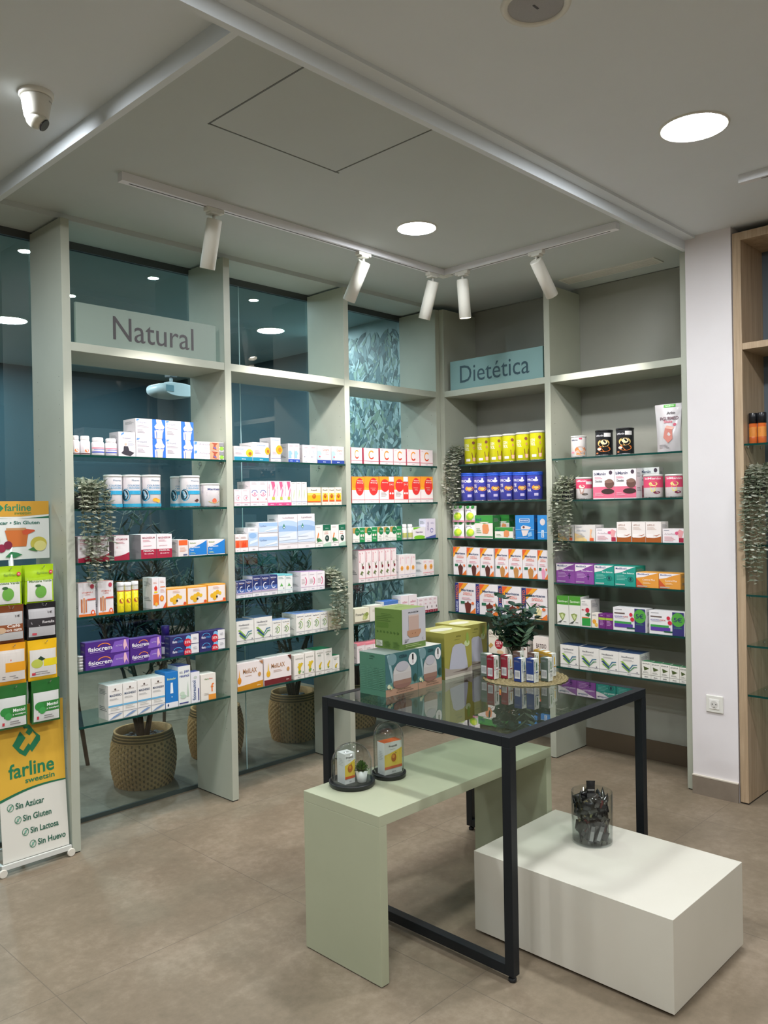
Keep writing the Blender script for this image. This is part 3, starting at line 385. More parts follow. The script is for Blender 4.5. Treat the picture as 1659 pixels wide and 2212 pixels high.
 'bicarb': ('box','green and white box with orange fibre','box','#ebe6df',[('w',0,.66,1,.9,.4,.86,'#3d9a44'),('r',0,.72,1,1,'#3d9a44'),('t','bie3',.06,.74,.36,.88,'#253c6a'),('l',.08,.4,.36,3,.08,'#8aa884'),('p',[(.44,.22),(.42,.55),(.5,.64),(.75,.6),(.8,.35),(.7,.2)],'#e29460'),('r',0,.04,1,.1,'#2f8a54')]),
 'bicarb2': ('box','low green and white box with orange fibre','box','#ebe6df',[('r',0,.66,1,1,'#3d9a44'),('t','bie3',.08,.66,.3,.88,'#253c6a'),('l',.08,.36,.4,2,.12,'#8aa884'),('p',[(.5,.2),(.5,.6),(.6,.76),(.78,.7),(.8,.3),(.7,.14)],'#e29460'),('r',0,0,1,.08,'#2f8a54')]),
 'mandarin': ('box','bright blue box with white splash','box','#2f8bd6',[('r',.22,.7,.76,.86,'#e6f0f8'),('r',.25,.72,.73,.84,'#3a7ac4'),('t','MANASUL',.28,.75,.7,.81,'#f0f6fa'),('p',[(.3,.52),(.42,.58),(.6,.56),(.84,.5),(.72,.36),(.6,.15),(.4,.12),(.34,.3)],'#e9dcd8'),('e',.45,.5,.06,.05,'#6a3a34'),('p',[(.66,.25),(.86,.32),(.9,.14),(.7,.1)],'#8fc0e8'),('r',0,.38,1,.42,'#74b4e6'),('l',.1,.06,.9,1,.04,'#bcdcf4')]),
 'mandarin2': ('box','bright blue box, half behind the upright','box','#2f8bd6',[('e',.5,.72,.25,.14,'#dcd4d4'),('r',.38,.08,.62,.38,'#e6f0f8'),('T','MANASUL',.44,.1,.56,.36,'#3a7ac4'),('r',0,.28,1,.3,'#a8d0ee')]),
 'meritene': ('box','orange and white box with chocolate cup','box',WH,merit('#5a2a22')),
 'meritcafe': ('box','orange and white box with coffee cup','box',WH,merit('#c48a4c')),
 'meritpink': ('box','orange and white box with pink cup','box',WH,merit('#e89ab8')),
 'meritbig': ('box','wide box, navy discount band, chocolate cup','box',WH,merit('#6a2a20',True)),
 'meritbig2': ('box','wide box, navy discount band, vanilla cup','box',WH,merit('#e8dca8',True)),
 'batido25': ('box','cream box with red round discount seal','box','#eae2d2',[('t','BATIDO',.05,.78,.6,.88,'#9a8a7a'),('l',.05,.7,.5,1,.05,'#b0a090'),('e',.62,.42,.24,.22,'#a82034'),('t','25%',.46,.42,.78,.55,'#f4dcdc'),('l',.48,.36,.76,2,.06,'#e8b8b8'),('p',[(.0,.3),(.14,.45),(.3,.36),(.1,.2)],'#c8a058'),('e',.7,.08,.2,.08,'#e0b890')]),
 'batido': ('box','cream box with curved brown lettering','box','#eee4dc',[('t','BATIDO',.2,.5,.8,.7,'#4a2f2c'),('l',.35,.4,.65,2,.06,'#b09088'),('e',.82,.36,.05,.05,'#7a4a3a'),('r',.97,0,1,1,'#4a2c2c')]),
 'pancakecup': ('can','white cup tin with pancake stack','tin','#e9e5e2',[('t','biManán',.2,.8,.5,.87,'#3a4468'),('r',.55,.86,.68,.94,'#c8506a'),('e',.62,.34,.24,.18,'#c4682c'),('e',.6,.36,.18,.12,'#e09050'),('r',.2,.18,.35,.26,'#e88a9c'),('e',.62,.14,.2,.06,'#d89858')]),
 'blackcan': ('can','black tin with orange spaghetti picture','tin','#24262a',[('t','biManán',.18,.78,.5,.86,'#d4d4d8'),('r',.52,.76,.78,.92,'#e4e2e0'),('e',.5,.5,.22,.16,'#ecc878'),('e',.52,.54,.12,.1,'#f0dcb0'),('e',.52,.26,.24,.12,'#e0782c'),('e',.34,.26,.08,.05,'#e8e0cc'),('r',.2,.06,.3,.12,'#c87a4c')]),
 'darkcan': ('can','dark navy tin behind trailing plant','tin','#2a2c3c',[('t','biManán',.3,.75,.7,.85,'#b8b8c8')]),
 'pinkcan': ('can','pink and white tin with chocolate drink','tin','#ece4e4',[('r',0,.5,1,.96,'#d8486c'),('t','biManán',.2,.82,.62,.92,'#f8e8ec'),('r',.6,.7,.88,.84,'#e8e4e4'),('p',[(.34,.5),(.54,.5),(.5,.24),(.38,.24)],'#a8887c'),('e',.44,.6,.12,.08,'#e8d0c0'),('e',.56,.22,.12,.05,'#4a4038')]),
 'pinkcan2': ('can','pink and white tin with yellow drink','tin','#ece4e4',[('r',0,.45,1,.96,'#dc4a70'),('t','biManán',.2,.82,.78,.92,'#f8e8ec'),('p',[(.38,.6),(.6,.6),(.56,.26),(.44,.26)],'#dcd06a'),('e',.5,.62,.14,.1,'#eae08c'),('e',.62,.22,.12,.06,'#7a2c4a'),('l',.25,.14,.75,1,.04,'#c8a8a8')]),
 'arkopouch': ('pouch','tall silver pouch with green tab','pouch','#c9c6c8',[('r',.34,.93,.78,.99,'#4fae3c'),('t','NUEVO',.4,.945,.72,.975,'#dcf0d4'),('t','Arko',.46,.78,.78,.84,'#4a4448'),('t','FIGURMED',.2,.66,.92,.73,'#6a4a54'),('t','Shake',.36,.6,.7,.66,'#c4586c'),('p',[(.36,.3),(.42,.5),(.72,.46),(.74,.26),(.56,.18)],'#b87468'),('p',[(.42,.5),(.5,.55),(.8,.5),(.72,.46)],'#d8a090'),('e',.8,.56,.06,.03,'#c4586c'),('l',.15,.14,.6,3,.03,'#8a8488')]),
 'bimanan': ('box','white and pink box with chocolate pot','box',WH,[('r',0,.03,1,.42,'#dc6a86'),('t','biManán',.06,.82,.62,.92,'#3a4468'),('e',.84,.9,.08,.07,'#4a3a4a'),('l',.08,.74,.5,2,.04,'#e88aa0'),('t','Chocolate',.1,.58,.44,.66,'#5a5a64'),('e',.78,.52,.22,.16,'#6a4a42'),('e',.76,.6,.2,.06,'#8a6a5e'),('e',.7,.26,.3,.09,'#3c2a28'),('l',.1,.2,.5,3,.04,'#f0b8c8')]),
 'silverbox': ('box','silvery white box with orange figure','box','#d8d4d0',[('l',.08,.86,.45,1,.07,'#6a7288'),('t','Arkoflex',.08,.6,.56,.72,'#b8bcc8'),('w',0,0,.6,.5,.4,.1,'#e8c888'),('p',[(.76,.75),(.86,.72),(.8,.4),(.92,.05),(.7,.05),(.74,.4)],'#e8b890'),('r',.74,.03,.92,.2,'#dc5a2c'),('l',.08,.44,.5,4,.08,'#b8b0a8')]),
 'rosebox': ('box','low white box with rose hand picture','box','#e9e2e4',[('l',.06,.86,.4,1,.09,'#5a6278'),('t','Arkoflex',.08,.56,.6,.7,'#c8b8c0'),('p',[(.62,.7),(.8,.95),(.98,.8),(.9,.4),(.8,.1),(.74,.5)],'#e4a0a4'),('e',.66,.68,.08,.12,'#d8587c'),('r',.76,.03,.97,.34,'#a82440'),('l',.08,.4,.6,4,.09,'#e0a8b0')]),
 'chitos': ('box','white box with brown wavy base','box','#e9e2de',[('w',0,0,1,.26,.14,.3,'#a4561e'),('t','LIPO-X',.1,.8,.6,.88,'#b08878'),('l',.1,.72,.7,3,.05,'#d8c0b4'),('p',[(.5,.36),(.7,.3),(.98,.42),(.7,.34)],'#b86a4c'),('r',.06,.22,.5,.4,'#f0eae8')]),
 'mxpurple': ('box','purple and white box with dark figure','box','#8a4a9c',swoosh(0,'#8a4a9c')+[('t','Meno Balance',.35,.62,.93,.7,'#e8d8f0'),('l',.1,.52,.6,4,.07,'#c8a0d4'),('p',[(.6,.38),(.7,.42),(.8,.38),(.72,.36),(.72,.22),(.68,.22),(.68,.36)],'#3a1c5c'),('e',.7,.47,.03,.03,'#3a1c5c'),('r',.05,.05,.5,.12,'#a890b4')]),
 'mxteal': ('box','teal and white box with dark figure','box','#1f9484',swoosh(0,'#1f9484')+[('t','Ems Balance',.4,.62,.93,.7,'#d8f0ea'),('l',.1,.52,.6,4,.07,'#7fc8bc'),('a',.76,.36,.14,.13,.2,0,360,'#176a60'),('e',.76,.36,.05,.08,'#173f4c'),('r',.05,.05,.5,.12,'#a0b8b4')]),
 'mxorange': ('box','low orange and white box','box','#e2a44a',swoosh(0,'#e0983c')+[('w',0,0,.4,.6,.3,0,'#c8542c'),('t','Control Plus',.28,.46,.84,.58,'#fae8d0'),('l',.3,.34,.7,2,.08,'#f0d0a0'),('r',.05,.04,.5,.12,'#b8a898')]),
 'santiveri': ('box','white box with green top and leaf heart','box','#e6e5de',[('r',0,.7,1,1,'#4f9a34'),('t','Santiveri',.1,.78,.92,.86,'#dcecd0'),('p',[(.15,.38),(.45,.42),(.72,.38),(.6,.22),(.48,.14),(.3,.24)],'#93a25c'),('p',[(.3,.34),(.5,.38),(.6,.28),(.46,.2)],'#cbd69c'),('p',[(0,.06),(.5,.18),(.3,.06)],'#4a4f4a'),('l',.55,.1,.9,1,.04,'#4a4a4a')]),
 'redcircle': ('box','white box with red circle, green base','box','#e9e6e2',[('l',.1,.92,.6,1,.04,'#4a4a50'),('l',.1,.84,.8,2,.04,'#b0a8a8'),('e',.65,.62,.2,.09,'#c42a40'),('t','MAX',.1,.6,.38,.66,'#c42a40'),('p',[(.4,.44),(.7,.54),(.95,.5),(.8,.38)],'#2f6a3c'),('r',.12,.04,.95,.34,'#2f9a44'),('r',.12,.32,.8,.36,'#d87a4c')]),
 'honeysm': ('box','small white box with honey picture','box','#ebe4d8',[('l',.1,.88,.8,2,.06,'#8a8a98'),('e',.4,.42,.3,.16,'#e9a23c'),('e',.7,.2,.25,.14,'#f0c058')]),
 'purplesm': ('box','small purple box with lime band','box','#6e2878',[('r',0,.6,1,.76,'#a8c83c'),('l',.2,.9,.8,1,.06,'#d8b8e0'),('l',.2,.5,.8,4,.09,'#c8a0d0')]),
 'alcachofa': ('box','wide white box with round green 5€ seal','box','#e6e4e6',[('l',.05,.9,.36,1,.05,'#3a3a40'),('r',.04,.72,.36,.78,'#6a5a54'),('t','ALCACHOFA',.04,.58,.3,.64,'#5a58a0'),('t','FORTE',.31,.58,.46,.64,'#c8443c'),('l',.06,.54,.46,1,.04,'#a8a0b8'),('r',.04,.3,.56,.4,'#3f9a4c'),('r',.04,.14,.6,.3,'#5a3a9c'),('r',.42,.1,.7,.16,'#1d5a44'),('e',.55,.72,.05,.08,'#cc2a40'),('e',.59,.52,.06,.09,'#cc2a40'),('r',.66,0,.98,1,'#33306e'),('e',.82,.68,.18,.3,'#4fa03c'),('t','5€',.7,.58,.93,.78,'#2b2f66'),('t','arkoden',.7,.3,.92,.36,'#3f8a6a')]),
 'epakur': ('box','small white box with dark green wedge','box','#e9e7de',[('t','EPAKUR',.1,.84,.9,.91,'#5a5a5a'),('p',[(.2,.72),(.85,.6),(.5,.5),(.28,.46)],'#4a5a2c'),('l',.15,.38,.85,2,.06,'#9a9a94'),('r',0,.22,1,.235,'#3a3f3a'),('t','aboca',.3,.07,.7,.15,'#6a6a6a')]),
}
TOPS = {'moon':'#3c4470','mint':'#74c8d0','pinkarc':'#b889b8','chevron':'#2c4468','arcgreen':'#6f84b4','aliviog':'#1f7a50','finocar':'#d86a80','honeybox':'#efa63a','santiveri':'#4c8436','epakur':'#3f7a54','vitaminum':'#b04a5c',
  'fisioreumol':'#3a3f90','panreumol':'#3a3f90','vitczinc':'#d88070','bluetop':'#3f6ec0','pinkstrip':'#e8808c','bimanan':'#e6dfe2'}
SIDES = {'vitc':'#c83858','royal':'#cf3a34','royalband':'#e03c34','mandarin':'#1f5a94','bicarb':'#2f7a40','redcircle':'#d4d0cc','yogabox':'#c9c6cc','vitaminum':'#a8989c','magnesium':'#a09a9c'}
def build_box(n, w, h, d, base, els, lc=None, tc=None):
    mb = MB()
    side = SIDES.get(n, base); m = mat(side, .5)
    mb.box(-w/2, 0, 0, w/2, d, h, mat(base, .5), top=mat(TOPS[n], .45) if n in TOPS else None, left=m, right=m)
    fn = lambda u, v, o: (-w/2+u*w, -o, v*h)
    # printed hairlines around the front
    face(mb, els, fn)
    # fine print on both side faces
    fs = [('l', .15, .85, .85, 4, .04, '#8d8d90'), ('l', .15, .35, .85, 3, .05, '#8d8d90')]
    face(mb, fs, lambda u, v, o: (-w/2-o, d-u*d, v*h)); face(mb, fs, lambda u, v, o: (w/2+o, u*d, v*h))
    # tuck flap line on the lid
    mb.box(-w/2+.003, .004, h, w/2-.003, .0052, h+.0003, '#8d8d90')
    return mb
def build_can(n, w, h, base, els, phi):
    R = w/2; mb = MB(); m = mat(base, .28)
    lid = {'yellcan':'#ebe9e0','bluecan':'#2a5ad0','blackcan':'#1c1d20','darkcan':'#24242c'}.get(n, '#e6e4e0')
    mb.lathe([(R*.96,0),(R,.002),(R,h*.93)], m, 32, (0,R,0), cap1=False)
    mb.lathe([(R*1.03,h*.93),(R*1.03,h*.985),(R*1.0,h*.995),(R*.93,h),(R*.9,h-.003)], mat(lid, .35), 32, (0,R,0), cap0=True)
    mb.lathe([(R*1.005,.001),(R*1.012,.003),(R*1.005,.006)], M_CHROME, 32, (0,R,0), cap0=False, cap1=False)
    def fn(u, v, o):
        a = (u-.5)*PI + phi; return ((R+o)*math.sin(a), R-(R+o)*math.cos(a), v*h*.92+.004)
    face(mb, els, fn, sub=14)
    return mb
def build_bottle(n, w, h, base, els, phi):
    R = w/2; mb = MB(); m = mat(base, .3)
    if n == 'purpbottle': pr = [(R*.95,0),(R,.003),(R,h*.66),(R*.9,h*.68)]; cap = [(R*.94,h*.66),(R*.94,h*.98),(R*.85,h)]; bh = h*.66; cm = '#31207a'
    else: pr = [(R*.9,0),(R,.004),(R,h*.68),(R*.86,h*.76),(R*.7,h*.8)]; cap = [(R*.82,h*.78),(R*.84,h*.8),(R*.84,h*.98),(R*.76,h)]; bh = h*.66; cm = '#ece8e8'
    mb.lathe(pr, m, 28, (0,R,0)); 
    def fn(u, v, o):
        a = (u-.5)*PI + phi; return ((R+o)*math.sin(a), R-(R+o)*math.cos(a), v*bh+.004)
    face(mb, els, fn, sub=14)
    c = MB().lathe(cap, mat(cm, .4), 28, (0,R,0))
    for i in range(20):
        a = 2*PI*i/20; r = cap[1][0]; z0 = cap[1][1]+.002; z1 = cap[2][1] if len(cap) < 4 else cap[2][1]
        c.box(r*math.cos(a)-.0006, R+r*math.sin(a)-.0006, z0, r*math.cos(a)+.0006, R+r*math.sin(a)+.0006, max(z1-.004, z0+.002), mat(cm, .4))
    return mb, c
def build_tube(n, w, h, base, els, phi):
    R = w/2; mb = MB()
    mb.lathe([(R*.95,0),(R,.002),(R,h*.88)], mat(base, .3), 24, (0,R,0))
    def fn(u, v, o):
        a = (u-.5)*PI + phi; return ((R+o)*math.sin(a), R-(R+o)*math.cos(a), v*h)
    face(mb, els, fn, sub=12)
    c = MB().lathe([(R*1.04,h*.86),(R*1.06,h*.9),(R*1.04,h*.99),(R*.95,h)], mat('#e9e9e9', .4), 24, (0,R,0))
    return mb, c
def build_pouch(n, w, h, d, base, els):
    """flexible bag: flat sealed top, belly below, gusset at the foot"""
    mb = MB(); nu, nv = 12, 14; m = mat(base, .25, .25 if n == 'arkopouch' else 0, coat=.3)
    def th(u, v): return d*.5*(1-abs(2*u-1)**2.5)*min(1, (1-v)*1.6)*(.75+.25*min(1, v*6)) + .0015
    def wd(v): return w*(.97-.1*math.sin(PI*min(1, v*1.1))*.4 - (.14*(1-v) if n == 'arkopouch' else 0))
    def fn(u, v, o): return ((u-.5)*wd(v), d*.5 - th(u, v) - o, v*h)
    def fb(u, v, o): return ((u-.5)*wd(v), d*.5 + th(u, v) + o, v*h)
    for F, s in ((fn, 1), (fb, -1)):
        vs = [F(i/nu, j/nv, 0) for j in range(nv+1) for i in range(nu+1)]
        fs = [[j*(nu+1)+i, j*(nu+1)+i+1, (j+1)*(nu+1)+i+1, (j+1)*(nu+1)+i][::s] for j in range(nv) for i in range(nu)]
        mb.add(vs, fs, m, True)
    dd = []
    for e in els: dd.append(e)
    face(mb, dd, lambda u, v, o: fn(u, v, o+.0016), sub=10, subv=12)
    mb.box(-w*.47, d*.5-.001, h*.925, w*.47, d*.5+.001, h*.93, '#9a9a9c')
    return mb

ROWN = ['top shelf', 'second shelf', 'third shelf', 'fourth shelf', 'fifth shelf', 'bottom shelf']
BAYN = {'A': 'Natural sign bay', 'B': 'middle window bay', 'C': 'leaf wallpaper bay', 'D': 'Dietética sign bay', 'E': 'rightmost sage bay'}
NAMES = {'box': 'product_box', 'tin': 'product_tin', 'bottle': 'product_bottle', 'tube': 'tablet_tube', 'pouch': 'product_pouch'}
def place_products():
    cnt = {}; idx = {}
    for bay, row, n, x0, x1, h, d, dy, k in PRODUCTS: cnt[(bay, row, n)] = cnt.get((bay, row, n), 0)+1
    cache = {}
    for bay, row, n, x0, x1, h, d, dy, k in PRODUCTS:
        kind, look, cat, base, els = DES[n]
        w = x1-x0 - (.0012 if kind in ('box', 'pouch') else 0)
        left = bay in 'ABC'; phi = -.42 if left else .42
        zs = SHELF_Z[bay][row]+.004
        i = idx.get((bay, row, n), 0); idx[(bay, row, n)] = i+1; N = cnt[(bay, row, n)]
        where = '' if N == 1 else (('left of two', 'right of two')[i] if N == 2 else ('leftmost' if i == 0 else 'rightmost' if i == N-1 else ['', 'second', 'third', 'fourth', 'fifth'][i]+' from left'))
        key = (n, round(w, 3), round(h, 3), d); 
        for q in range(k):
            if key not in cache:
                capm = None
                if kind == 'box': mb = build_box(n, w, h-.0006, d, base, els)
                elif kind == 'can': mb = build_can(n, w, h-.0006, base, els, phi)
                elif kind == 'bottle': mb, capm = build_bottle(n, w, h-.0006, base, els, phi)
                elif kind == 'tube': mb, capm = build_tube(n, w, h-.0006, base, els, phi)
                elif kind == 'pouch': mb = build_pouch(n, w, h-.0006, d, base, els)
                else: mb = MB().lathe([(w*.46,0),(w/2,.001),(w/2,h*.6),(w*.52,h*.62),(w*.52,h*.93),(w*.48,h-.0006)], mat(base,.35,.3), 20, (0,w/2,0))
                cache[key] = (mb.mesh(NAMES[cat]), capm.mesh('cap') if capm else None)
            me, cm = cache[key]
            xc = (x0+x1)/2; g = .012+dy
            loc = (xc, g, zs+q*h) if left else (g, -xc, zs+q*h)
            o = link(NAMES[cat], me, None, loc, 0 if left else -PI/2)
            if cm: link('cap', cm, o)
            lev = ''
            if k == 2: lev = ('lower', 'upper')[q]
            elif k > 2: lev = ('bottom', 'second lowest', 'middle', 'second highest', 'topmost')[q]
            lab = ', '.join(t for t in (((lev+' ') if lev else '')+look, where, ROWN[row], BAYN[bay]) if t)
            tag(o, lab, cat, '%ss on the %s of the %s' % (cat if cat[-1] not in 'xh' else cat+'e', ROWN[row], BAYN[bay]) if N*k > 1 else None)
PRODUCTS=[
('A',0,'vitbottle',-2.598,-2.556,0.0899,0.043,0,1),
('A',0,'vitbottle',-2.55,-2.504,0.0909,0.045,0,1),
('A',0,'jointbottle',-2.49,-2.431,0.0869,0.06,0,1),
('A',0,'jointbottle',-2.423,-2.367,0.0849,0.055,0,1),
('A',0,'yogabox',-2.37,-2.281,0.1189,0.09,0,1),
('A',0,'kneebox',-2.279,-2.116,0.0945,0.12,0,2),
('A',0,'kneebox',-2.116,-1.953,0.094,0.12,0,2),
('A',0,'backbox',-1.955,-1.768,0.046,0.1,0,2),
('A',1,'collcan',-2.414,-2.328,0.1635,0.085,0.02,1),
('A',1,'collcan',-2.323,-2.234,0.1645,0.089,0.01,1),
('A',1,'collcan2',-2.224,-2.129,0.1655,0.094,0,1),
('A',1,'collcan',-1.997,-1.917,0.1655,0.08,0.11,1),
('A',1,'collcan3',-2,-1.9,0.1655,0.1,0,1),
('A',1,'meritcan',-1.878,-1.776,0.1255,0.101,0,1),
('A',2,'vitaminum',-2.581,-2.516,0.1213,0.1,0,1),
('A',2,'vitaminum',-2.508,-2.428,0.1183,0.1,0,1),
('A',2,'vitaminum',-2.403,-2.324,0.1193,0.1,0,1),
('A',2,'magnesium',-2.263,-2.178,0.1193,0.11,0,1),
('A',2,'magnesium',-2.177,-2.091,0.1173,0.11,0,1),
('A',2,'orangesmall',-2.055,-1.998,0.0853,0.1,0,1),
('A',2,'magblue',-1.993,-1.886,0.0773,0.08,0,1),
('A',2,'magblue',-1.88,-1.773,0.0793,0.08,0,1),
('A',3,'vitczinc',-2.583,-2.5,0.156,0.06,0,1),
('A',3,'vitczinc',-2.488,-2.411,0.157,0.06,0,1),
('A',3,'yelltube',-2.383,-2.351,0.144,0.032,0,1),
('A',3,'yelltube',-2.346,-2.313,0.142,0.033,0,1),
('A',3,'yelltube',-2.307,-2.275,0.144,0.032,0,1),
('A',3,'orangetall',-2.207,-2.17,0.153,0.09,0,1),
('A',3,'orangetall2',-2.17,-2.13,0.151,0.09,0,1),
('A',3,'honeybox',-2.126,-2.012,0.092,0.09,0,1),
('A',3,'honeybox',-2.009,-1.89,0.091,0.09,0,1),
('A',3,'honeybox',-1.887,-1.774,0.094,0.09,0,1),
('A',4,'whitetin',-2.586,-2.563,0.0139,0.023,0,5),
('A',4,'fisio',-2.556,-2.335,0.0637,0.05,0,2),
('A',4,'fisio',-2.331,-2.162,0.0582,0.05,0,2),
('A',4,'purpbottle',-2.111,-2.068,0.1484,0.042,0.06,1),
('A',4,'fisiodent',-2.113,-1.945,0.0502,0.05,0,2),
('A',4,'fisiodent',-1.942,-1.784,0.0517,0.05,0,2),
('A',5,'magnesio',-2.448,-2.374,0.1642,0.1,0,1),
('A',5,'magnesio',-2.372,-2.298,0.1642,0.1,0,1),
('A',5,'magnesio',-2.296,-2.223,0.1662,0.1,0,1),
('A',5,'magnesio',-2.221,-2.146,0.1652,0.1,0,1),
('A',5,'bluebox',-2.144,-2.072,0.1782,0.1,0,1),
('A',5,'panreumol',-2.07,-1.999,0.1982,0.1,0,1),
('A',5,'fisioreumol',-1.996,-1.944,0.1582,0.05,0,1),
('A',5,'fisiofbox',-1.938,-1.846,0.1352,0.07,0,1),
('B',0,'sunbox',-1.703,-1.582,0.0777,0.1,0,1),
('B',0,'sunbox2',-1.58,-1.469,0.1037,0.12,0,1),
('B',0,'suntall',-1.455,-1.385,0.1357,0.1,0,1),
('B',0,'gola',-1.331,-1.288,0.1077,0.14,0,1),
('B',0,'gola',-1.287,-1.246,0.1087,0.14,0,1),
('B',0,'golb',-1.225,-1.172,0.1047,0.08,0,1),
('B',0,'golb',-1.171,-1.115,0.1057,0.08,0,1),
('B',0,'golc',-1.112,-1.005,0.1047,0.09,0,1),
('B',0,'golc',-0.998,-0.896,0.1057,0.09,0,1),
('B',1,'pinkheart',-1.708,-1.659,0.0912,0.05,0,1),
('B',1,'pinkheart',-1.658,-1.604,0.0912,0.05,0,1),
('B',1,'pinkheart2',-1.601,-1.543,0.1362,0.12,0,1),
('B',1,'pinkheart2',-1.542,-1.485,0.1372,0.12,0,1),
('B',1,'pinktube',-1.483,-1.423,0.1382,0.08,0,1),
('B',1,'pinktube',-1.422,-1.369,0.1382,0.08,0,1),
('B',1,'pinktube',-1.368,-1.314,0.1392,0.08,0,1),
('B',1,'thinplant',-1.313,-1.275,0.1342,0.08,0,1),
('B',1,'thinplant',-1.274,-1.237,0.1352,0.08,0,1),
('B',1,'thinplant',-1.236,-1.197,0.1352,0.08,0,1),
('B',1,'propolw',-1.194,-1.091,0.1052,0.09,0,1),
('B',1,'propols',-1.081,-1.029,0.1052,0.06,0,1),
('B',1,'propols',-1.028,-0.977,0.1052,0.06,0,1),
('B',1,'propols',-0.975,-0.922,0.1062,0.06,0,1),
('B',2,'coral',-1.706,-1.676,0.0946,0.06,0,1),
('B',2,'coral',-1.675,-1.622,0.0936,0.06,0,1),
('B',2,'lystube',-1.62,-1.554,0.1286,0.12,0,1),
('B',2,'lyslow',-1.551,-1.415,0.0788,0.12,0,2),
('B',2,'lysbig',-1.411,-1.273,0.1966,0.1,0,1),
('B',2,'lysbig',-1.272,-1.141,0.1976,0.1,0,1),
('B',2,'carrot',-1.138,-1.079,0.1276,0.06,0,1),
('B',2,'greencap',-1.078,-1.015,0.1296,0.06,0,1),
('B',2,'carrot',-1.014,-0.953,0.1266,0.06,0,1),
('B',2,'greencap',-0.951,-0.896,0.1276,0.06,0,1),
('B',3,'moon',-1.706,-1.695,0.0914,0.04,0,1),
('B',3,'moon',-1.695,-1.646,0.0914,0.05,0,1),
('B',3,'moon',-1.645,-1.599,0.0944,0.05,0,1),
('B',3,'moon',-1.598,-1.54,0.1114,0.09,0,1),
('B',3,'moon',-1.539,-1.481,0.1094,0.09,0,1),
('B',3,'moon',-1.481,-1.426,0.1104,0.09,0,1),
('B',3,'mint',-1.424,-1.37,0.1094,0.09,0,1),
('B',3,'mint',-1.369,-1.316,0.1054,0.09,0,1),
('B',3,'pinkarc',-1.256,-1.194,0.1104,0.12,0,1),
('B',3,'pinkarc',-1.194,-1.133,0.1084,0.12,0,1),
('B',3,'pinkarc',-1.132,-1.07,0.1074,0.12,0,1),
('B',4,'chevron',-1.71,-1.594,0.125,0.11,0,1),
('B',4,'chevron',-1.591,-1.467,0.131,0.11,0,1),
('B',4,'arcgreen',-1.466,-1.402,0.102,0.08,0,1),
('B',4,'arcgreen',-1.401,-1.34,0.101,0.08,0,1),
('B',4,'arcgreen',-1.295,-1.236,0.12,0.13,0,1),
('B',4,'arcgreen',-1.235,-1.175,0.118,0.13,0,1),
('B',4,'arcgreen',-1.175,-1.114,0.116,0.13,0,1),
('B',4,'arcgreen',-1.112,-1.053,0.115,0.13,0,1),
('B',4,'beigebox',-1.046,-0.947,0.113,0.1,0,1),
('B',5,'melilax',-1.71,-1.538,0.1465,0.07,0,1),
('B',5,'melilax2',-1.53,-1.337,0.1495,0.08,0,1),
('B',5,'aliviolit',-1.316,-1.24,0.1385,0.12,0,1),
('B',5,'aliviolit',-1.236,-1.162,0.1405,0.12,0,1),
('B',5,'aliviog',-1.153,-1.088,0.1455,0.1,0,1),
('B',5,'aliviog',-1.086,-1.024,0.1445,0.1,0,1),
('B',5,'aliviog',-1.024,-0.965,0.0945,0.08,0,1),
('C',0,'vitc',-0.838,-0.742,0.0994,0.08,0,1),
('C',0,'vitc',-0.73,-0.597,0.1004,0.08,0,1),
('C',0,'vitc',-0.587,-0.463,0.1034,0.08,0,1),
('C',0,'vitc',-0.462,-0.341,0.1054,0.08,0,1),
('C',0,'vitc',-0.334,-0.207,0.1074,0.08,0,1),
('C',0,'vitc',-0.202,-0.072,0.1094,0.08,0,1),
('C',1,'royal',-0.836,-0.727,0.1644,0.1,0,1),
('C',1,'royal',-0.726,-0.6,0.1664,0.1,0,1),
('C',1,'royalband',-0.596,-0.461,0.1684,0.1,0,1),
('C',1,'royalband',-0.459,-0.325,0.1704,0.1,0,1),
('C',1,'royal',-0.323,-0.201,0.1724,0.1,0,1),
('C',1,'royal',-0.199,-0.077,0.1744,0.1,0,1),
('C',2,'greenbio',-0.834,-0.732,0.0911,0.07,0,1),
('C',2,'greenbio',-0.731,-0.623,0.0911,0.07,0,1),
('C',2,'greenbios',-0.62,-0.564,0.0911,0.07,0,1),
('C',2,'greenbios',-0.562,-0.504,0.0891,0.07,0,1),
('C',2,'greenbio',-0.503,-0.397,0.0901,0.07,0,1),
('C',2,'greenbottle',-0.368,-0.335,0.1011,0.033,0,1),
('C',2,'greenbottle',-0.314,-0.278,0.1001,0.036,0,1),
('C',2,'neuralex',-0.282,-0.162,0.0781,0.05,0,1),
('C',2,'lilacbox',-0.157,-0.056,0.1321,0.06,0,1),
('C',3,'finocar',-0.79,-0.733,0.1983,0.1,0,1),
('C',3,'finocar',-0.732,-0.676,0.1993,0.1,0,1),
('C',3,'finocar',-0.675,-0.618,0.1993,0.1,0,1),
('C',3,'finocar',-0.616,-0.562,0.1993,0.1,0,1),
('C',3,'finocar',-0.561,-0.506,0.2003,0.1,0,1),
('C',3,'finocar',-0.505,-0.45,0.2003,0.1,0,1),
('C',3,'daisy',-0.425,-0.372,0.1513,0.08,0,1),
('C',3,'daisy',-0.371,-0.318,0.1513,0.08,0,1),
('C',3,'daisy',-0.316,-0.265,0.1513,0.08,0,1),
('C',3,'daisys',-0.194,-0.143,0.1053,0.07,0,1),
('C',3,'daisys',-0.141,-0.081,0.1033,0.07,0,1),
('C',4,'olivebox',-0.831,-0.704,0.0901,0.06,0,1),
('C',4,'plainwhite',-0.699,-0.587,0.0961,0.07,0,1),
('C',4,'bluetop',-0.574,-0.441,0.1111,0.08,0,1),
('C',4,'plainpink',-0.414,-0.341,0.1321,0.08,0,1),
('C',4,'plainpink',-0.339,-0.258,0.1321,0.08,0,1),
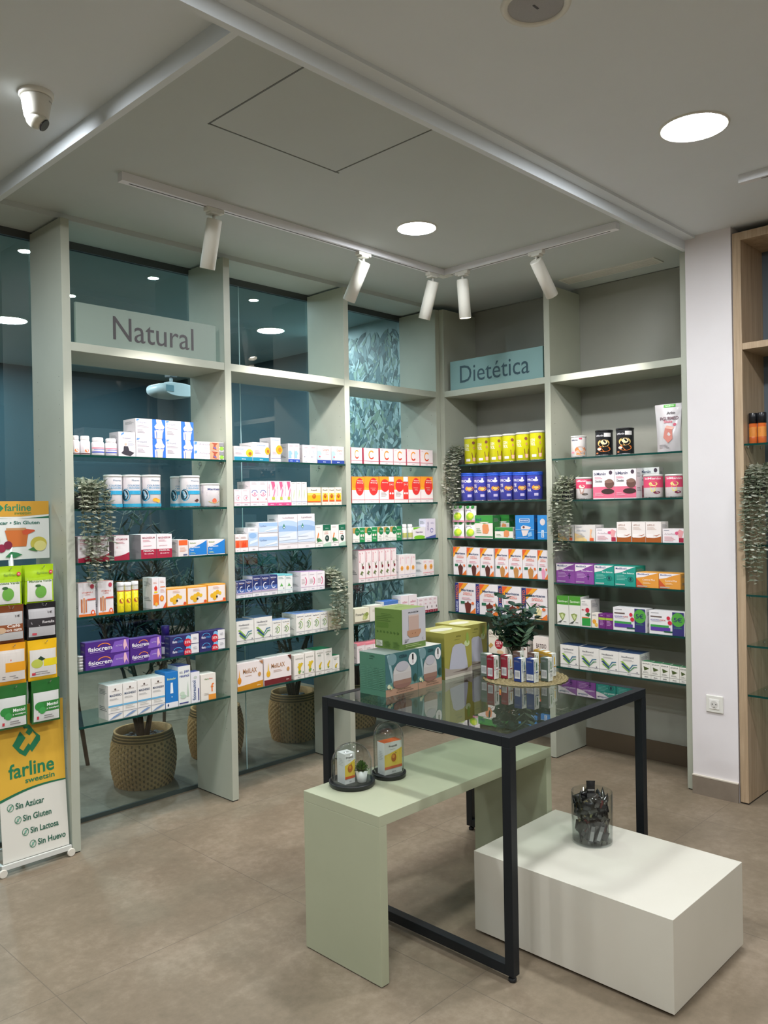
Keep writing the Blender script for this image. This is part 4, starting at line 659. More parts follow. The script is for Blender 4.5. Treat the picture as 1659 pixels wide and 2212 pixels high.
('C',4,'redbase',-0.245,-0.192,0.1011,0.06,0,1),
('C',4,'redbase',-0.191,-0.144,0.1021,0.06,0,1),
('C',4,'redbase',-0.143,-0.097,0.1011,0.06,0,1),
('C',4,'redbase',-0.095,-0.05,0.1001,0.06,0,1),
('C',5,'pinkstrip',-0.817,-0.749,0.121,0.07,0,1),
('C',5,'pinkstrip',-0.747,-0.676,0.117,0.07,0,1),
('C',5,'pinkstrip',-0.674,-0.593,0.116,0.07,0,1),
('D',0,'yellcan',0.153,0.255,0.1859,0.102,0.02,1),
('D',0,'yellcan',0.275,0.376,0.1829,0.101,0,1),
('D',0,'yellcan',0.381,0.479,0.1819,0.098,0,1),
('D',0,'yellcan',0.482,0.583,0.1819,0.101,0,1),
('D',0,'yellcan',0.587,0.687,0.1829,0.1,0,1),
('D',0,'yellcan',0.693,0.788,0.1849,0.096,0,1),
('D',1,'bluecan',0.134,0.239,0.1913,0.105,0,1),
('D',1,'bluecan',0.243,0.346,0.1863,0.103,0,1),
('D',1,'bluecan',0.351,0.453,0.1853,0.102,0,1),
('D',1,'bluecan',0.457,0.557,0.1823,0.1,0,1),
('D',1,'bluecan',0.561,0.661,0.1793,0.1,0,1),
('D',1,'bluecan',0.665,0.765,0.1773,0.1,0,1),
('D',2,'limepouch',0.062,0.167,0.109,0.05,0,2),
('D',2,'limepouch',0.169,0.271,0.108,0.05,0,2),
('D',2,'bicarb',0.273,0.419,0.1531,0.08,0,1),
('D',2,'bicarb2',0.435,0.577,0.0751,0.05,0,1),
('D',2,'bicarb',0.375,0.479,0.1541,0.06,0.1,1),
('D',2,'mandarin',0.596,0.737,0.1511,0.07,0,1),
('D',2,'mandarin2',0.761,0.837,0.1501,0.07,0,1),
('D',3,'meritene',0.084,0.197,0.1876,0.08,0,1),
('D',3,'meritene',0.2,0.309,0.1846,0.08,0,1),
('D',3,'meritene',0.312,0.422,0.1826,0.08,0,1),
('D',3,'meritcafe',0.433,0.538,0.1836,0.08,0,1),
('D',3,'meritcafe',0.539,0.644,0.1816,0.08,0,1),
('D',3,'meritcafe',0.646,0.757,0.1816,0.08,0,1),
('D',3,'meritpink',0.759,0.834,0.1796,0.08,0,1),
('D',4,'meritbig',0.095,0.269,0.1982,0.07,0,1),
('D',4,'meritbig',0.27,0.45,0.1982,0.07,0,1),
('D',4,'meritbig',0.453,0.631,0.1942,0.07,0,1),
('D',4,'meritbig2',0.635,0.825,0.1922,0.07,0,1),
('D',5,'batido25',0.369,0.502,0.15,0.06,0,1),
('D',5,'batido',0.535,0.676,0.147,0.06,0,1),
('D',5,'batido',0.714,0.835,0.14,0.08,0,1),
('E',0,'pancakecup',0.988,1.079,0.1313,0.092,0,1),
('E',0,'blackcan',1.15,1.251,0.1533,0.1,0,1),
('E',0,'blackcan',1.284,1.384,0.1553,0.101,0,1),
('E',0,'arkopouch',1.528,1.689,0.2643,0.05,0,1),
('E',1,'darkcan',0.905,0.988,0.1356,0.083,0.02,1),
('E',1,'pinkcan',1.016,1.113,0.1336,0.097,0,1),
('E',1,'bimanan',1.151,1.288,0.1696,0.07,0,1),
('E',1,'bimanan',1.289,1.424,0.1696,0.07,0,1),
('E',1,'bimanan',1.369,1.504,0.1766,0.05,0.12,1),
('E',1,'pinkcan2',1.448,1.553,0.1316,0.105,0,1),
('E',1,'pinkcan2',1.577,1.674,0.1286,0.097,0,1),
('E',2,'silverbox',0.908,1.017,0.0959,0.08,0,1),
('E',2,'silverbox',1.023,1.162,0.0959,0.1,0,1),
('E',2,'rosebox',1.165,1.297,0.0769,0.07,0,1),
('E',2,'chitos',1.299,1.388,0.1149,0.09,0,1),
('E',2,'chitos',1.393,1.475,0.1149,0.09,0,1),
('E',2,'chitos',1.476,1.567,0.1149,0.09,0,1),
('E',2,'rosebox',1.575,1.698,0.0769,0.07,0,1),
('E',3,'mxpurple',0.892,1.021,0.118,0.1,0,1),
('E',3,'mxpurple',1.022,1.148,0.118,0.1,0,1),
('E',3,'mxteal',1.151,1.277,0.117,0.1,0,1),
('E',3,'mxteal',1.28,1.412,0.115,0.12,0,1),
('E',3,'mxorange',1.415,1.548,0.085,0.1,0,1),
('E',3,'mxorange',1.55,1.674,0.085,0.1,0,1),
('E',4,'santiveri',0.892,0.974,0.1739,0.1,0,1),
('E',4,'santiveri',0.976,1.055,0.1749,0.1,0,1),
('E',4,'redcircle',1.056,1.125,0.1599,0.1,0,1),
('E',4,'honeysm',1.128,1.172,0.0859,0.05,0,1),
('E',4,'purplesm',1.173,1.216,0.0839,0.08,0,1),
('E',4,'purplesm',1.217,1.265,0.0839,0.08,0,1),
('E',4,'alcachofa',1.267,1.471,0.1309,0.08,0,1),
('E',4,'alcachofa',1.488,1.694,0.1279,0.08,0,1),
('E',5,'chevron',0.91,1.035,0.1354,0.1,0,1),
('E',5,'chevron',1.042,1.172,0.1344,0.1,0,1),
('E',5,'chevron',1.173,1.297,0.1304,0.12,0,1),
('E',5,'chevron',1.297,1.428,0.1294,0.12,0,1),
('E',5,'epakur',1.439,1.493,0.0944,0.05,0,1),
('E',5,'epakur',1.494,1.548,0.0924,0.05,0,1),
('E',5,'epakur',1.549,1.602,0.0914,0.05,0,1),
('E',5,'epakur',1.603,1.658,0.0884,0.05,0,1),
('E',5,'epakur',1.659,1.699,0.0864,0.05,0,1),
]
# ------------------------------------------------------------------ setting
XA, XB, XC, YE, YF, T = -2.60, -1.7213, -.8537, -.8386, -1.7009, .04
ZB, ZM, ZL = 2.93, 2.958, 2.897         # bay ceiling, shop ceiling, upright tops
def sb(name, x0, y0, z0, x1, y1, z1, m, bevel=0):
    return struct(MB().box(x0, y0, z0, x1, y1, z1, m).obj(name, bevel=bevel))
sb('floor', -7.5, -6.6, -.1, 2.2, 4.3, 0, M_FLOOR)
sb('ceiling', -7.5, -6.6, ZM, 2.2, -1.80, ZM+.1, M_CEIL)
sb('ceiling', -7.5, -1.80, ZM, -2.925, .05, ZM+.1, M_CEIL)
sb('ceiling', -2.90, -1.72, ZB, .36, .05, ZB+.1, M_BAYC)
# edge lip around the lowered bay, with its two steps
sb('trim_1', -7.5, -1.745, ZL, .0, -1.72, ZM+.08, M_CEIL)
sb('trim_2', -7.5, -1.80, 2.945, .0, -1.745, ZM+.08, M_CEIL)
sb('trim_3', -2.925, -1.72, ZL, -2.90, .05, ZM+.08, M_CEIL)
sb('trim_4', -7.5, .05, 2.905, .0, .33, 3.0, M_BAYC)
sb('ceiling', .0, .05, ZB, .40, .36, ZB+.1, M_BAYC)
# access hatch in the bay ceiling: shadow gaps
for k, (x0, y0, x1, y1) in enumerate(((-2.62,-1.158,-1.99,-1.152), (-2.01,-1.72,-2.004,-1.15), (-2.622,-1.72,-2.616,-1.15))):
    sb('trim_%d' % (5+k), x0, y0, ZB-.0012, x1, y1, ZB, '#55574f')
# back room: side walls, far wall, its ceiling
M_DARKW = subtle('back_room_wall', '#2c4750', '#314d57', 2, .7)
M_BACKC = subtle('back_room_ceiling', '#9db0b3', '#a2b5b8', 2, .8)
sb('ceiling', -7.5, .36, ZB, 2.2, 4.3, ZB+.1, M_BACKC)
sb('wall_back', -7.5, 4.06, 0, .6, 4.2, ZB, M_DARKW)
sb('wall_right', .42, 1.32, 0, .6, 4.06, ZB, M_DARKW)
# wall closing the right unit, white wall strip with skirting
sb('wall_right', .375, -1.745, 0, .5, .36, 3.0, M_WALL)
sb('wall_front', -.03, -1.985, 0, .40, -1.745, ZM, M_WALL)
sb('wall_right', .42, -6.6, 0, .6, -1.985, ZM, M_UNSEEN)
sb('wall_left', -7.6, -6.6, 0, -7.5, 4.3, ZM, M_UNSEEN)
sb('wall_back', -7.5, -6.7, 0, 2.2, -6.6, ZM, M_UNSEEN)
M_SKIRT = subtle('skirting_tile', '#83776a', '#8f8375', 14, .4)
o = MB().box(-.042, -1.985, 0, -.03, -1.745, .097, M_SKIRT).box(-.043, -1.985, .097, -.03, -1.745, .103, '#dcd4c6').obj('baseboard_right'); struct(o)
sb('baseboard_back', .350, YF-T, 0, .362, YE+T+.0, .12, mat('#5b4f40', .25))
# wallpapered wall seen through the third bay: printed leaves
def wallpaper():
    mb = MB(); x = .03
    mb.box(x, .37, 0, .41, 1.32, ZB, '#c6dadc')
    rnd = random.Random(3); cols = ['#8fa9ac', '#7c989c', '#55747a', '#a9c2c2', '#3c565a', '#86a08e', '#9bb5a6', '#b9cfd2', '#64828a', '#4a6a68']
    i = 0; zz = 0.0
    z = .05
    while z < ZB-.1:
        y = .39
        while y < 1.30:
            a = rnd.uniform(-1.0, 1.0) + rnd.choice((0, PI)); L = rnd.uniform(.08, .145); wd = L*rnd.uniform(.12, .19)
            cy = y+rnd.uniform(-.02, .02); cz = z+rnd.uniform(-.02, .02)
            cy = min(max(cy, .44), 1.25); cz = min(max(cz, .1), ZB-.1)
            c = rnd.choice(cols); i += 1; o = .0004+.00002*(i % 97)
            uy, uz = math.sin(a), math.cos(a); vy, vz = uz, -uy
            bend = rnd.uniform(-.3, .3)*wd
            def P(t, s):
                q = math.sin(PI*t)**.8*wd*s + bend*math.sin(PI*t)
                return (x-o, min(max(cy+uy*(t-.5)*L+vy*q, .375), 1.315), min(max(cz+uz*(t-.5)*L+vz*q, .01), ZB-.005))
            ts = [0, .15, .35, .6, .82, 1]
            A = [P(t, 1) for t in ts]; B = [P(t, -1) for t in ts]; C = [(p[0]-.000006, p[1], p[2]) for p in (P(t, 0) for t in ts)]
            c2 = rnd.choice(cols)
            mb.add([(q[0]+.00001, q[1]+(.0022 if q in A else -.0022)*(1 if uz > 0 else -1), q[2]) for q in A+B[::-1]], [list(range(12))], '#4c6a70')
            for j in range(5):
                mb.add([A[j], A[j+1], C[j+1], C[j]], [[0,1,2,3]], c); mb.add([C[j], C[j+1], B[j+1], B[j]], [[0,1,2,3]], c2 if rnd.random() < .5 else c)
            y += rnd.uniform(.036, .06)
        z += .04
    return struct(mb.obj('wall_right'))
wallpaper()
# window: tinted glass sheets in a dark channel
def window():
    w = struct(MB().box(-7.4, .335, .0, -.0, .345, .022, '#3f4a47').box(-7.4, .33, 2.868, .0, .358, 2.905, mat('#5a5c5c', .35, .6)).obj('window_1'))
    for x0, x1 in ((-7.4, -3.6), (-3.597, -1.418), (-1.415, .018)):
        p = MB().box(x0, .342, .022, x1, .352, 2.868, M_PANE).obj('pane', w)
    s = MB().box(-1.4195, .3405, .022, -1.4135, .3415, 2.868, mat('#a9c8cc', .15)).obj('seam', w)
    tag(w, 'tall teal-tinted glass partition behind the left shelving', None); w['kind'] = 'structure'
window()

# ------------------------------------------------------------------ shelving units
SHELF_Z = {'A':[1.8151,1.5655,1.3177,1.068,.8176,.5638],'B':[1.8153,1.5688,1.3224,1.0736,.825,.5735],'C':[1.8216,1.5776,1.3359,1.0867,.8379,.592],
 'D':[1.8251,1.5787,1.3329,1.0864,.8338,.587],'E':[1.8257,1.5744,1.3271,1.073,.8191,.5626]}
DEP = .332
def upright(x0, x1, dep, right, left, top=ZL):
    mb = MB().box(x0, 0, .006, x1, dep, top-.004, M_SAGE)
    mb.box(x0+.003, .004, 0, x1-.003, dep-.004, .006, '#2b2b28')
    for side, on in ((x0, left), (x1, right)):
        if not on: continue
        s = -1 if side == x0 else 1
        for yy in (.045, dep-.06):
            z = .32
            while z < 2.2:
                mb.lathe([(.0024, 0), (.0024, .0003)], '#6d7168', 8, (side+(s*.0001), yy, z), smooth=False, ax='x')
                z += .064
    return mb
def glass_shelf(x0, x1, z, dep, root, name='glass_shelf'):
    g = MB(); g.box(x0+.003, .0, z-.006, x1-.003, dep, z+.004, M_SHELF, front=M_EDGE)
    g.box(x0+.003, .0005, z-.006, x1-.003, .0035, z+.0038, M_EDGE)
    o = g.obj(name, root)
    for xs, s in ((x0, 1), (x1, -1)):
        for yy in (.045, dep-.06):
            MB().lathe([(.004, 0), (.004, .012*s)] if s > 0 else [(.004, -.012), (.004, 0)], M_CHROME, 10, (xs, yy, z-.0105), ax='x').obj('shelf_pin', o)
    return o
def unit_left():
    r = empty('shelving_unit', (0, 0, 0), 'tall sage green shelving with glass shelves before the teal window', 'shelving unit')
    for x in (XA, XB, XC): upright(x-T, x, DEP, True, True).obj('upright_panel', r, bevel=.001)
    upright(-T, -.0005, DEP, False, True).obj('upright_panel', r, bevel=.001)
    for b, (x0, x1) in {'A':(XA, XB-T), 'B':(XB, XC-T), 'C':(XC, -T)}.items():
        MB().box(x0, .002, 2.2945, x1, DEP, 2.3341, M_SAGE).obj('fixed_shelf', r, bevel=.001)
        for z in SHELF_Z[b]: glass_shelf(x0, x1, z, .30, r)
unit_left()
def unit_right():
    r = empty('shelving_unit', (0, 0, 0), 'tall sage green shelving with solid grey-green back, right of corner', 'shelving unit', rotz=-PI/2)
    # local x runs towards -Y of the room, local y into the wall
    upright(.0005, T, .355, True, False).obj('upright_panel', r, bevel=.001)
    upright(-YE, -YE+T, .355, True, True).obj('upright_panel', r, bevel=.001)
    upright(-YF, -YF+T-.001, .355, False, True).obj('upright_panel', r, bevel=.001)
    MB().box(.01, .356, .0, -YF+T, .366, ZB-.004, M_BACKP).obj('back_panel', r)
    for b, (x0, x1) in {'D':(T, -YE), 'E':(-YE+T, -YF)}.items():
        MB().box(x0, .002, 2.2945, x1, .354, 2.3341, M_SAGE).obj('fixed_shelf', r, bevel=.001)
        for z in SHELF_Z[b]: glass_shelf(x0, x1, z, .32, r)
unit_right()
def sign(txt, x0, x1, tu0, tu1, tv0, tv1, h, y, zs, bcol, tcol, rotz, label):
    w = x1-x0; mb = MB().box(-w/2, 0, 0, w/2, .018, h, bcol)
    loc = ((x0+x1)/2, y, zs) if rotz == 0 else (y, -(x0+x1)/2, zs)
    o = mb.obj('sign_board', None, loc, rotz, bevel=.0015); tag(o, label, 'sign')
    t = MB(); vs, fs, _a = glyphs(txt)
    t.add([(-w/2+w*(tu0+(tu1-tu0)*a), -.0012, h*(tv0+(tv1-tv0)*b)) for a, b in vs], fs, tcol); t.obj('lettering', o)
M_SIGN = mat('#86978c', .5); M_SIGN2 = mat('#7da09f', .5)
sign('Natural', -2.566, -1.800, .24, .82, .22, .80, .192, .02, 2.3345, M_SIGN, '#3d383b', 0, 'pale sage sign board reading Natural on the upper shelf')
sign('Dietética', .078, .816, .115, .865, .22, .80, .197, .02, 2.3345, M_SIGN2, '#2f4a54', -PI/2, 'teal sign board reading Dietética on the upper shelf')

# ------------------------------------------------------------------ oak shelving at the right edge
def oak_unit():
    r = empty('shelving_unit', (-.03, -1.992, 0), 'light oak shelving with glass shelves at the right edge', 'shelving unit', rotz=-PI/2)
    W_ = 1.1
    for x in (0, W_): MB().box(x, 0, .008, x+.042, .36, 2.92, M_OAK).box(x+.002, .004, 0, x+.04, .35, .008, '#2b2622').obj('upright_panel', r, bevel=.001)
    MB().box(.042, 0, 2.878, W_, .36, 2.92, M_OAK).obj('top_board', r, bevel=.001)
    MB().box(.042, .002, 2.322, W_, .345, 2.355, M_OAK).obj('fixed_shelf', r, bevel=.001)
    MB().box(.042, .30, .01, W_, .31, 2.878, mat('#59646c', .35)).obj('back_panel', r)
    for z in (1.843, 1.585, 1.331, 1.076, .818, .566): glass_shelf(.042, W_, z-.004, .29, r)
oak_unit()
def orange_bottle(x, i):
    h = .157; R = .0205
    b = MB().lathe([(R*.96,0),(R,.002),(R,h*.66)], mat('#c8622c', .12, coat=.6), 24)
    b.lathe([(R*1.003, .035), (R*1.003, .085)], mat('#d98a3c', .3), 24, cap0=False, cap1=False)
    face(b, [('l', .3, .7, .8, 5, .07, '#7a3a1c')], lambda u, v, o: ((R+o+.0004)*math.sin((u-.5)*PI+.5), -(R+o+.0004)*math.cos((u-.5)*PI+.5), .03+v*.06))
    o = b.obj('product_bottle', None, (.035, -x, 1.8435), -PI/2)
    MB().lathe([(R*1.02,h*.66),(R*1.02,h*.99),(R*.96,h)], mat('#1b1c20', .3), 24).obj('cap', o)
    tag(o, ('left', 'right')[i]+' amber orange bottle with black cap, top glass shelf, oak shelving', 'bottle', 'amber bottles in the oak shelving')
orange_bottle(2.060, 0); orange_bottle(2.104, 1)
def socket():
    r = tag(MB().box(-.045, 0, -.045, .045, .008, .045, M_WHITEP).obj('wall_socket', None, (-.0385, -1.868, .492), -PI/2, bevel=.006), 'white wall socket low on the narrow white wall', 'socket')
    for v in r.data.vertices: v.co.y += 0
    MB().box(-.026, -.003, -.026, .026, .0, .026, '#f0efea').obj('insert', r, bevel=.002)
    MB().lathe([(.019,-.0045),(.019,-.003)], '#d5d3cd', 24, ax='y').obj('socket_well', r)
    MB().lathe([(.0028,-.0052),(.0028,-.0045)], '#26221f', 10, (-.0095,0,0), ax='y').lathe([(.0028,-.0052),(.0028,-.0045)], '#26221f', 10, (.0095,0,0), ax='y').box(-.002,-.0052,-.017,.002,-.0045,-.013,'#26221f').obj('contact_hole', r)
socket()

# ------------------------------------------------------------------ ceiling fittings
def downlight(name, loc, R, L, label, group=None, col='#f8fbff', cat='ceiling light'):
    r = empty(name, loc, label, cat, group)
    MB().lathe([(R*1.0,-.001),(R*1.02,-.006),(R*1.09,-.005),(R*1.10,0)], M_WHITEP, 40, cap0=False, cap1=False).obj('trim_ring', r)
    MB().lathe([(R, -.003), (R*.5, -.0034)], mat(col, .5, emit=L), 32, cap0=False, cap1=True, smooth=False).obj('diffuser', r)
    return r
downlight('ceiling_light', (-1.263, -.933, ZB), .092, DOWN_L, 'round recessed light inside the grey-green shelving bay ceiling')
downlight('ceiling_light', (-1.265, -2.33, ZM), .115, DOWN_L, 'round recessed light in the pale ceiling at upper right')
downlight('ceiling_light', (-3.335, -.80, ZM), .1, DOWN_L, 'round recessed light cut by the left picture edge')
for x, y in ((-3.3, -2.4), (-5.3, -2.4), (-5.3, -.8), (-3.3, -4.2), (-1.27, -4.2), (-5.3, -4.4), (-2.0, -5.6), (-4.4, -5.8)):
    downlight('ceiling_light', (x, y, ZM), .11, DOWN_L, 'round recessed light in the shop ceiling outside the picture', 'unseen shop downlights')
for (x, y, R, L, lb) in ((-1.96, 2.32, .115, BACK_L, 'large round light, back room ceiling, seen beside the leftmost upright'), (-.364, 1.378, .1, BACK_L, 'large round light, back room ceiling, above middle window bay'),
        (-1.763, .70, .03, BACK_L*2, 'small light, back room ceiling, above the Natural sign'), (-2.512, .70, .032, BACK_L*2, 'small light, back room ceiling, left of leftmost upright'),
        (-1.946, 1.40, .035, BACK_L*2, 'small light, back room ceiling, left of the Natural sign'), (-1.019, .72, .03, BACK_L*2, 'small light, back room ceiling, top of middle window bay')):
    downlight('ceiling_light', (x, y, ZB), R, L, lb, None, '#eef8fb')
for x, y in ((-4.2, 1.4), (-4.2, 3.0), (-.4, 3.1), (-1.9, 3.6)):
    downlight('ceiling_light', (x, y, ZB), .1, BACK_L, 'round light in the back room hidden behind the shelving', 'hidden back room lights', '#eef8fb')
def track():
    r = empty('light_track', (-.6, -.55, ZB), 'white L-shaped spotlight track on the bay ceiling', 'light track')
    M = mat('#f0f0f5', .4)
    a = MB().box(-2.04, -.018, -.035, .018, .018, 0, M).box(-2.0, -.003, -.0356, -.03, .003, -.0349, '#2c2c30').obj('rail', r, bevel=.002)
    b = MB().box(-.018, -1.11, -.035, .018, -.0185, 0, M).box(-.003, -1.07, -.0356, .003, -.03, -.0349, '#2c2c30').obj('rail', r, bevel=.002)
    MB().box(-.06, -.021, -.04, .021, .021, -.034, M_WHITEP).box(-.021, -.06, -.04, .021, -.0215, -.034, M_WHITEP).obj('corner_joint', r, bevel=.002)
track()
def spotlight(loc, d, along, label, power=SPOT_W, cone=86):
    """loc = point on the rail underside; d = aim direction"""
    r = empty('track_spotlight', loc, label, 'spotlight', 'spotlights on the ceiling track')
    if along == 'x': MB().box(-.045, -.016, -.018, .045, .016, 0, M_WHITEP).box(-.03,-.02,-.028,.02,.02,-.018,M_WHITEP).obj('adapter', r, bevel=.002)
    else: MB().box(-.016, -.045, -.018, .016, .045, 0, M_WHITEP).box(-.02,-.03,-.028,.02,.02,-.018,M_WHITEP).obj('adapter', r, bevel=.002)
    MB().tube([(0,0,-.028),(0,0,-.055)], .007, M_WHITEP, 10).obj('stem', r)
    d = Vector(d).normalized(); q = d.to_track_quat('-Z', 'Y')
    piv = Vector((0, 0, -.058))
    R = .034; L = .205
    body = MB().lathe([(R*.94,.012),(R,.006),(R,-L+.0),(R*.93,-L)], mat('#eae9df', .45), 32, cap1=False)
    bo = body.obj('lamp_body', r, piv); bo.rotation_mode = 'QUATERNION'; bo.rotation_quaternion = q
    MB().lathe([(R*.93, -L), (R*.8, -L+.02)], mat('#b8b8b4', .3), 24, cap0=False, cap1=False).obj('reflector', bo)
    MB().lathe([(R*.8, -L+.02), (R*.3, -L+.021)], mat('#fff2e0', .5, emit=30), 20, cap0=False, cap1=True, smooth=False).obj('lens', bo)
    sl = bpy.data.lights.new('spot_beam', 'SPOT'); sl.energy = power; sl.spot_size = math.radians(cone); sl.spot_blend = .45; sl.shadow_soft_size = .03
    sl.color = (1, .925, .89)
    so = bpy.data.objects.new('spot_beam', sl); COL.objects.link(so); so.parent = bo; so.location = (0, 0, -L-.004)
    return r
ZR = ZB-.0356
spotlight((-2.189, -.55, ZR), (.02, .34, -1), 'x', 'leftmost white track spotlight, above the Natural sign bay', SPOT_W*1.25)
spotlight((-1.257, -.55, ZR), (-.05, .62, -1), 'x', 'white track spotlight tilted back, above the middle window bay', SPOT_W*1.0)
spotlight((-.70, -.55, ZR), (.0, .36, -1), 'x', 'white track spotlight just left of the track corner', SPOT_W*1.0)
spotlight((-.60, -.69, ZR), (.13, .03, -1), 'y', 'white track spotlight just right of the track corner', SPOT_W*1.0)
spotlight((-.60, -1.19, ZR), (.86, -.05, -1), 'y', 'strongly tilted white track spotlight with its lit lens showing', SPOT_W*.9, 62)
def track_right():
    r = empty('light_track', (-.66, -2.27, ZM), 'short end of a white spotlight track at the right edge', 'light track')
    MB().box(-.018, -2.6, -.035, .018, 0, 0, mat('#e4e6ea', .4)).box(-.003,-2.5,-.0356,.003,-.09,-.0349,'#2c2c30').obj('rail', r, bevel=.002)
    for y in (-2.62, -3.6):
        spotlight((-.66, y, ZM-.0356), (.6, -.1, -1), 'y', 'white track spotlight near the oak shelving, partly outside the picture', SPOT_W*.45, 60)
track_right()
def vent():
    r = empty('ceiling_vent', (.135, -1.21, ZB), 'long narrow white air grille in the ceiling above the rightmost bay', 'vent')
    MB().box(-.06,-.31,-.006,.06,-.30,0,M_WHITEP).box(-.06,.30,-.006,.06,.31,0,M_WHITEP).box(-.06,-.30,-.006,-.05,.30,0,M_WHITEP).box(.05,-.30,-.006,.06,.30,0,M_WHITEP).obj('frame', r)
    MB().box(-.05,-.30,-.001,.05,.30,0,'#8a8a84').obj('backing', r)
    mb = MB()
    for i in range(7): mb.box(-.045+i*.0135,-.30,-.005,-.038+i*.0135,.30,-.0012,M_WHITEP)
    mb.obj('slat', r)
vent()
def cctv():
    r = empty('security_camera', (-3.122, -.891, ZM), 'white dome security camera on the ceiling at upper left', 'security camera')
    MB().lathe([(.052,-.016),(.056,-.012),(.056,0)], M_WHITEP, 40, cap1=False).obj('mounting_ring', r)
    b = MB().lathe([(.03,-.088),(.037,-.084),(.0395,-.078),(.047,-.03),(.049,-.019),(.047,-.0165)], M_WHITEP, 40, cap0=True).obj('housing', r)
    t = MB(); vs, fs, _a = glyphs('HIKVISION', True)
    def fn(a, bb): 
        th = -1.05+.55*a; R = .0485; return (R*math.cos(th), R*math.sin(th), -.036+.006*bb)
    t.add([fn(a, bb) for a, bb in vs], fs, '#3a3434'); t.obj('lettering', b)
    e = MB(); pr = [(.001,-.118),(.014,-.1155),(.025,-.108),(.0325,-.098),(.0355,-.084)]
    e.lathe(pr, mat('#e9e8dc', .35), 32, cap0=True, cap1=True).obj('eyeball', r)
    w = MB().lathe([(.022,0),(.02,.003)], mat('#26222a', .1), 24).obj('lens_window', r, (.019, -.014, -.1065))
    w.rotation_euler = (math.radians(180-30), math.radians(-42), 0)
cctv()
def speaker():
    r = empty('ceiling_speaker', (-2.325, -2.335, ZM), 'round grey loudspeaker grille in the ceiling at top edge', 'speaker')
    MB().lathe([(.078,-.002),(.08,-.007),(.096,-.006),(.099,0)], M_WHITEP, 48, cap0=False, cap1=False).obj('trim_ring', r)
    MB().lathe([(.078,-.003),(.04,-.005)], subtle('speaker_mesh', '#9a9a9c', '#aeaeb0', 900, .5), 40, cap0=False, cap1=True).obj('grille', r)
    MB().box(-.012,-.003,-.0062,.012,.003,-.005,'#4a4a4e').obj('badge', r)
speaker()

# ------------------------------------------------------------------ table, bench, plinth
def table():
    x0, x1, y0, y1, H, t = -2.135, -1.195, -2.066, -1.155, .80, .034
    r = empty('display_table', (x0, y0, 0), 'tall square table with black steel frame and glass top', 'table')
    r.location = (0, 0, 0)
    mb = MB()
    for (a, b) in ((y0, y0+t), (y1-t, y1)): MB().box(x0, a, H-t, x1, b, H, M_BLACK).obj('top_rail', r, bevel=.0015)
    for (a, b) in ((x0, x0+t), (x1-t, x1)): MB().box(a, y0+t, H-t, b, y1-t, H, M_BLACK).obj('top_rail', r, bevel=.0015)
    for x in (x0, x1-t):
        for y in (y0, y1-t):
            MB().box(x, y, .022, x+t, y+t, H-t, M_BLACK).obj('leg', r, bevel=.0015)
            MB().lathe([(.012,0),(.0135,.002),(.0135,.011),(.011,.013),(.006,.014),(.006,.022)], mat('#15171a', .5), 20, (x+t/2, y+t/2, 0)).obj('foot', r)
    for x in (x0, x1-t): MB().box(x, y0+t, .022, x+t, y1-t, .022+t, M_BLACK).obj('floor_rail', r, bevel=.0015)
    MB().box(x0+t-.004, y0+t-.004, H-.010, x1-t+.004, y1-t+.004, H-.001, M_TOP).obj('glass_top', r)
    MB().box(x0+t-.006, y0+t-.006, H-.014, x1-t+.006, y0+t, H-.0102, M_BLACK).obj('ledge', r)
    return r
table()
def bench():
    x0, x1, y0, y1, H, t = -2.437, -1.43, -1.765, -1.392, .556, .036
    r = empty('display_bench', (0, 0, 0), 'sage green U-shaped low bench standing partly under the table', 'bench')
    MB().box(x0, y0, H-t, x1, y1, H, M_SAGE2).obj('seat_board', r, bevel=.0012)
    for a in (x0, x1-t): MB().box(a, y0, .004, a+t, y1, H-t, M_SAGE2).box(a+.004, y0+.004, 0, a+t-.004, y1-.004, .004, '#242320').obj('side_panel', r, bevel=.0012)
bench()
def plinth():
    r = empty('display_plinth', (0, 0, 0), 'low off-white block plinth on the floor beside the table', 'plinth')
    MB().box(-1.955, -2.522, .012, -1.413, -1.77, .298, M_CUBE).obj('box_body', r, bevel=.0012)
    MB().box(-1.93, -2.497, 0, -1.438, -1.795, .012, '#1d1c1a').obj('recessed_foot', r)
plinth()
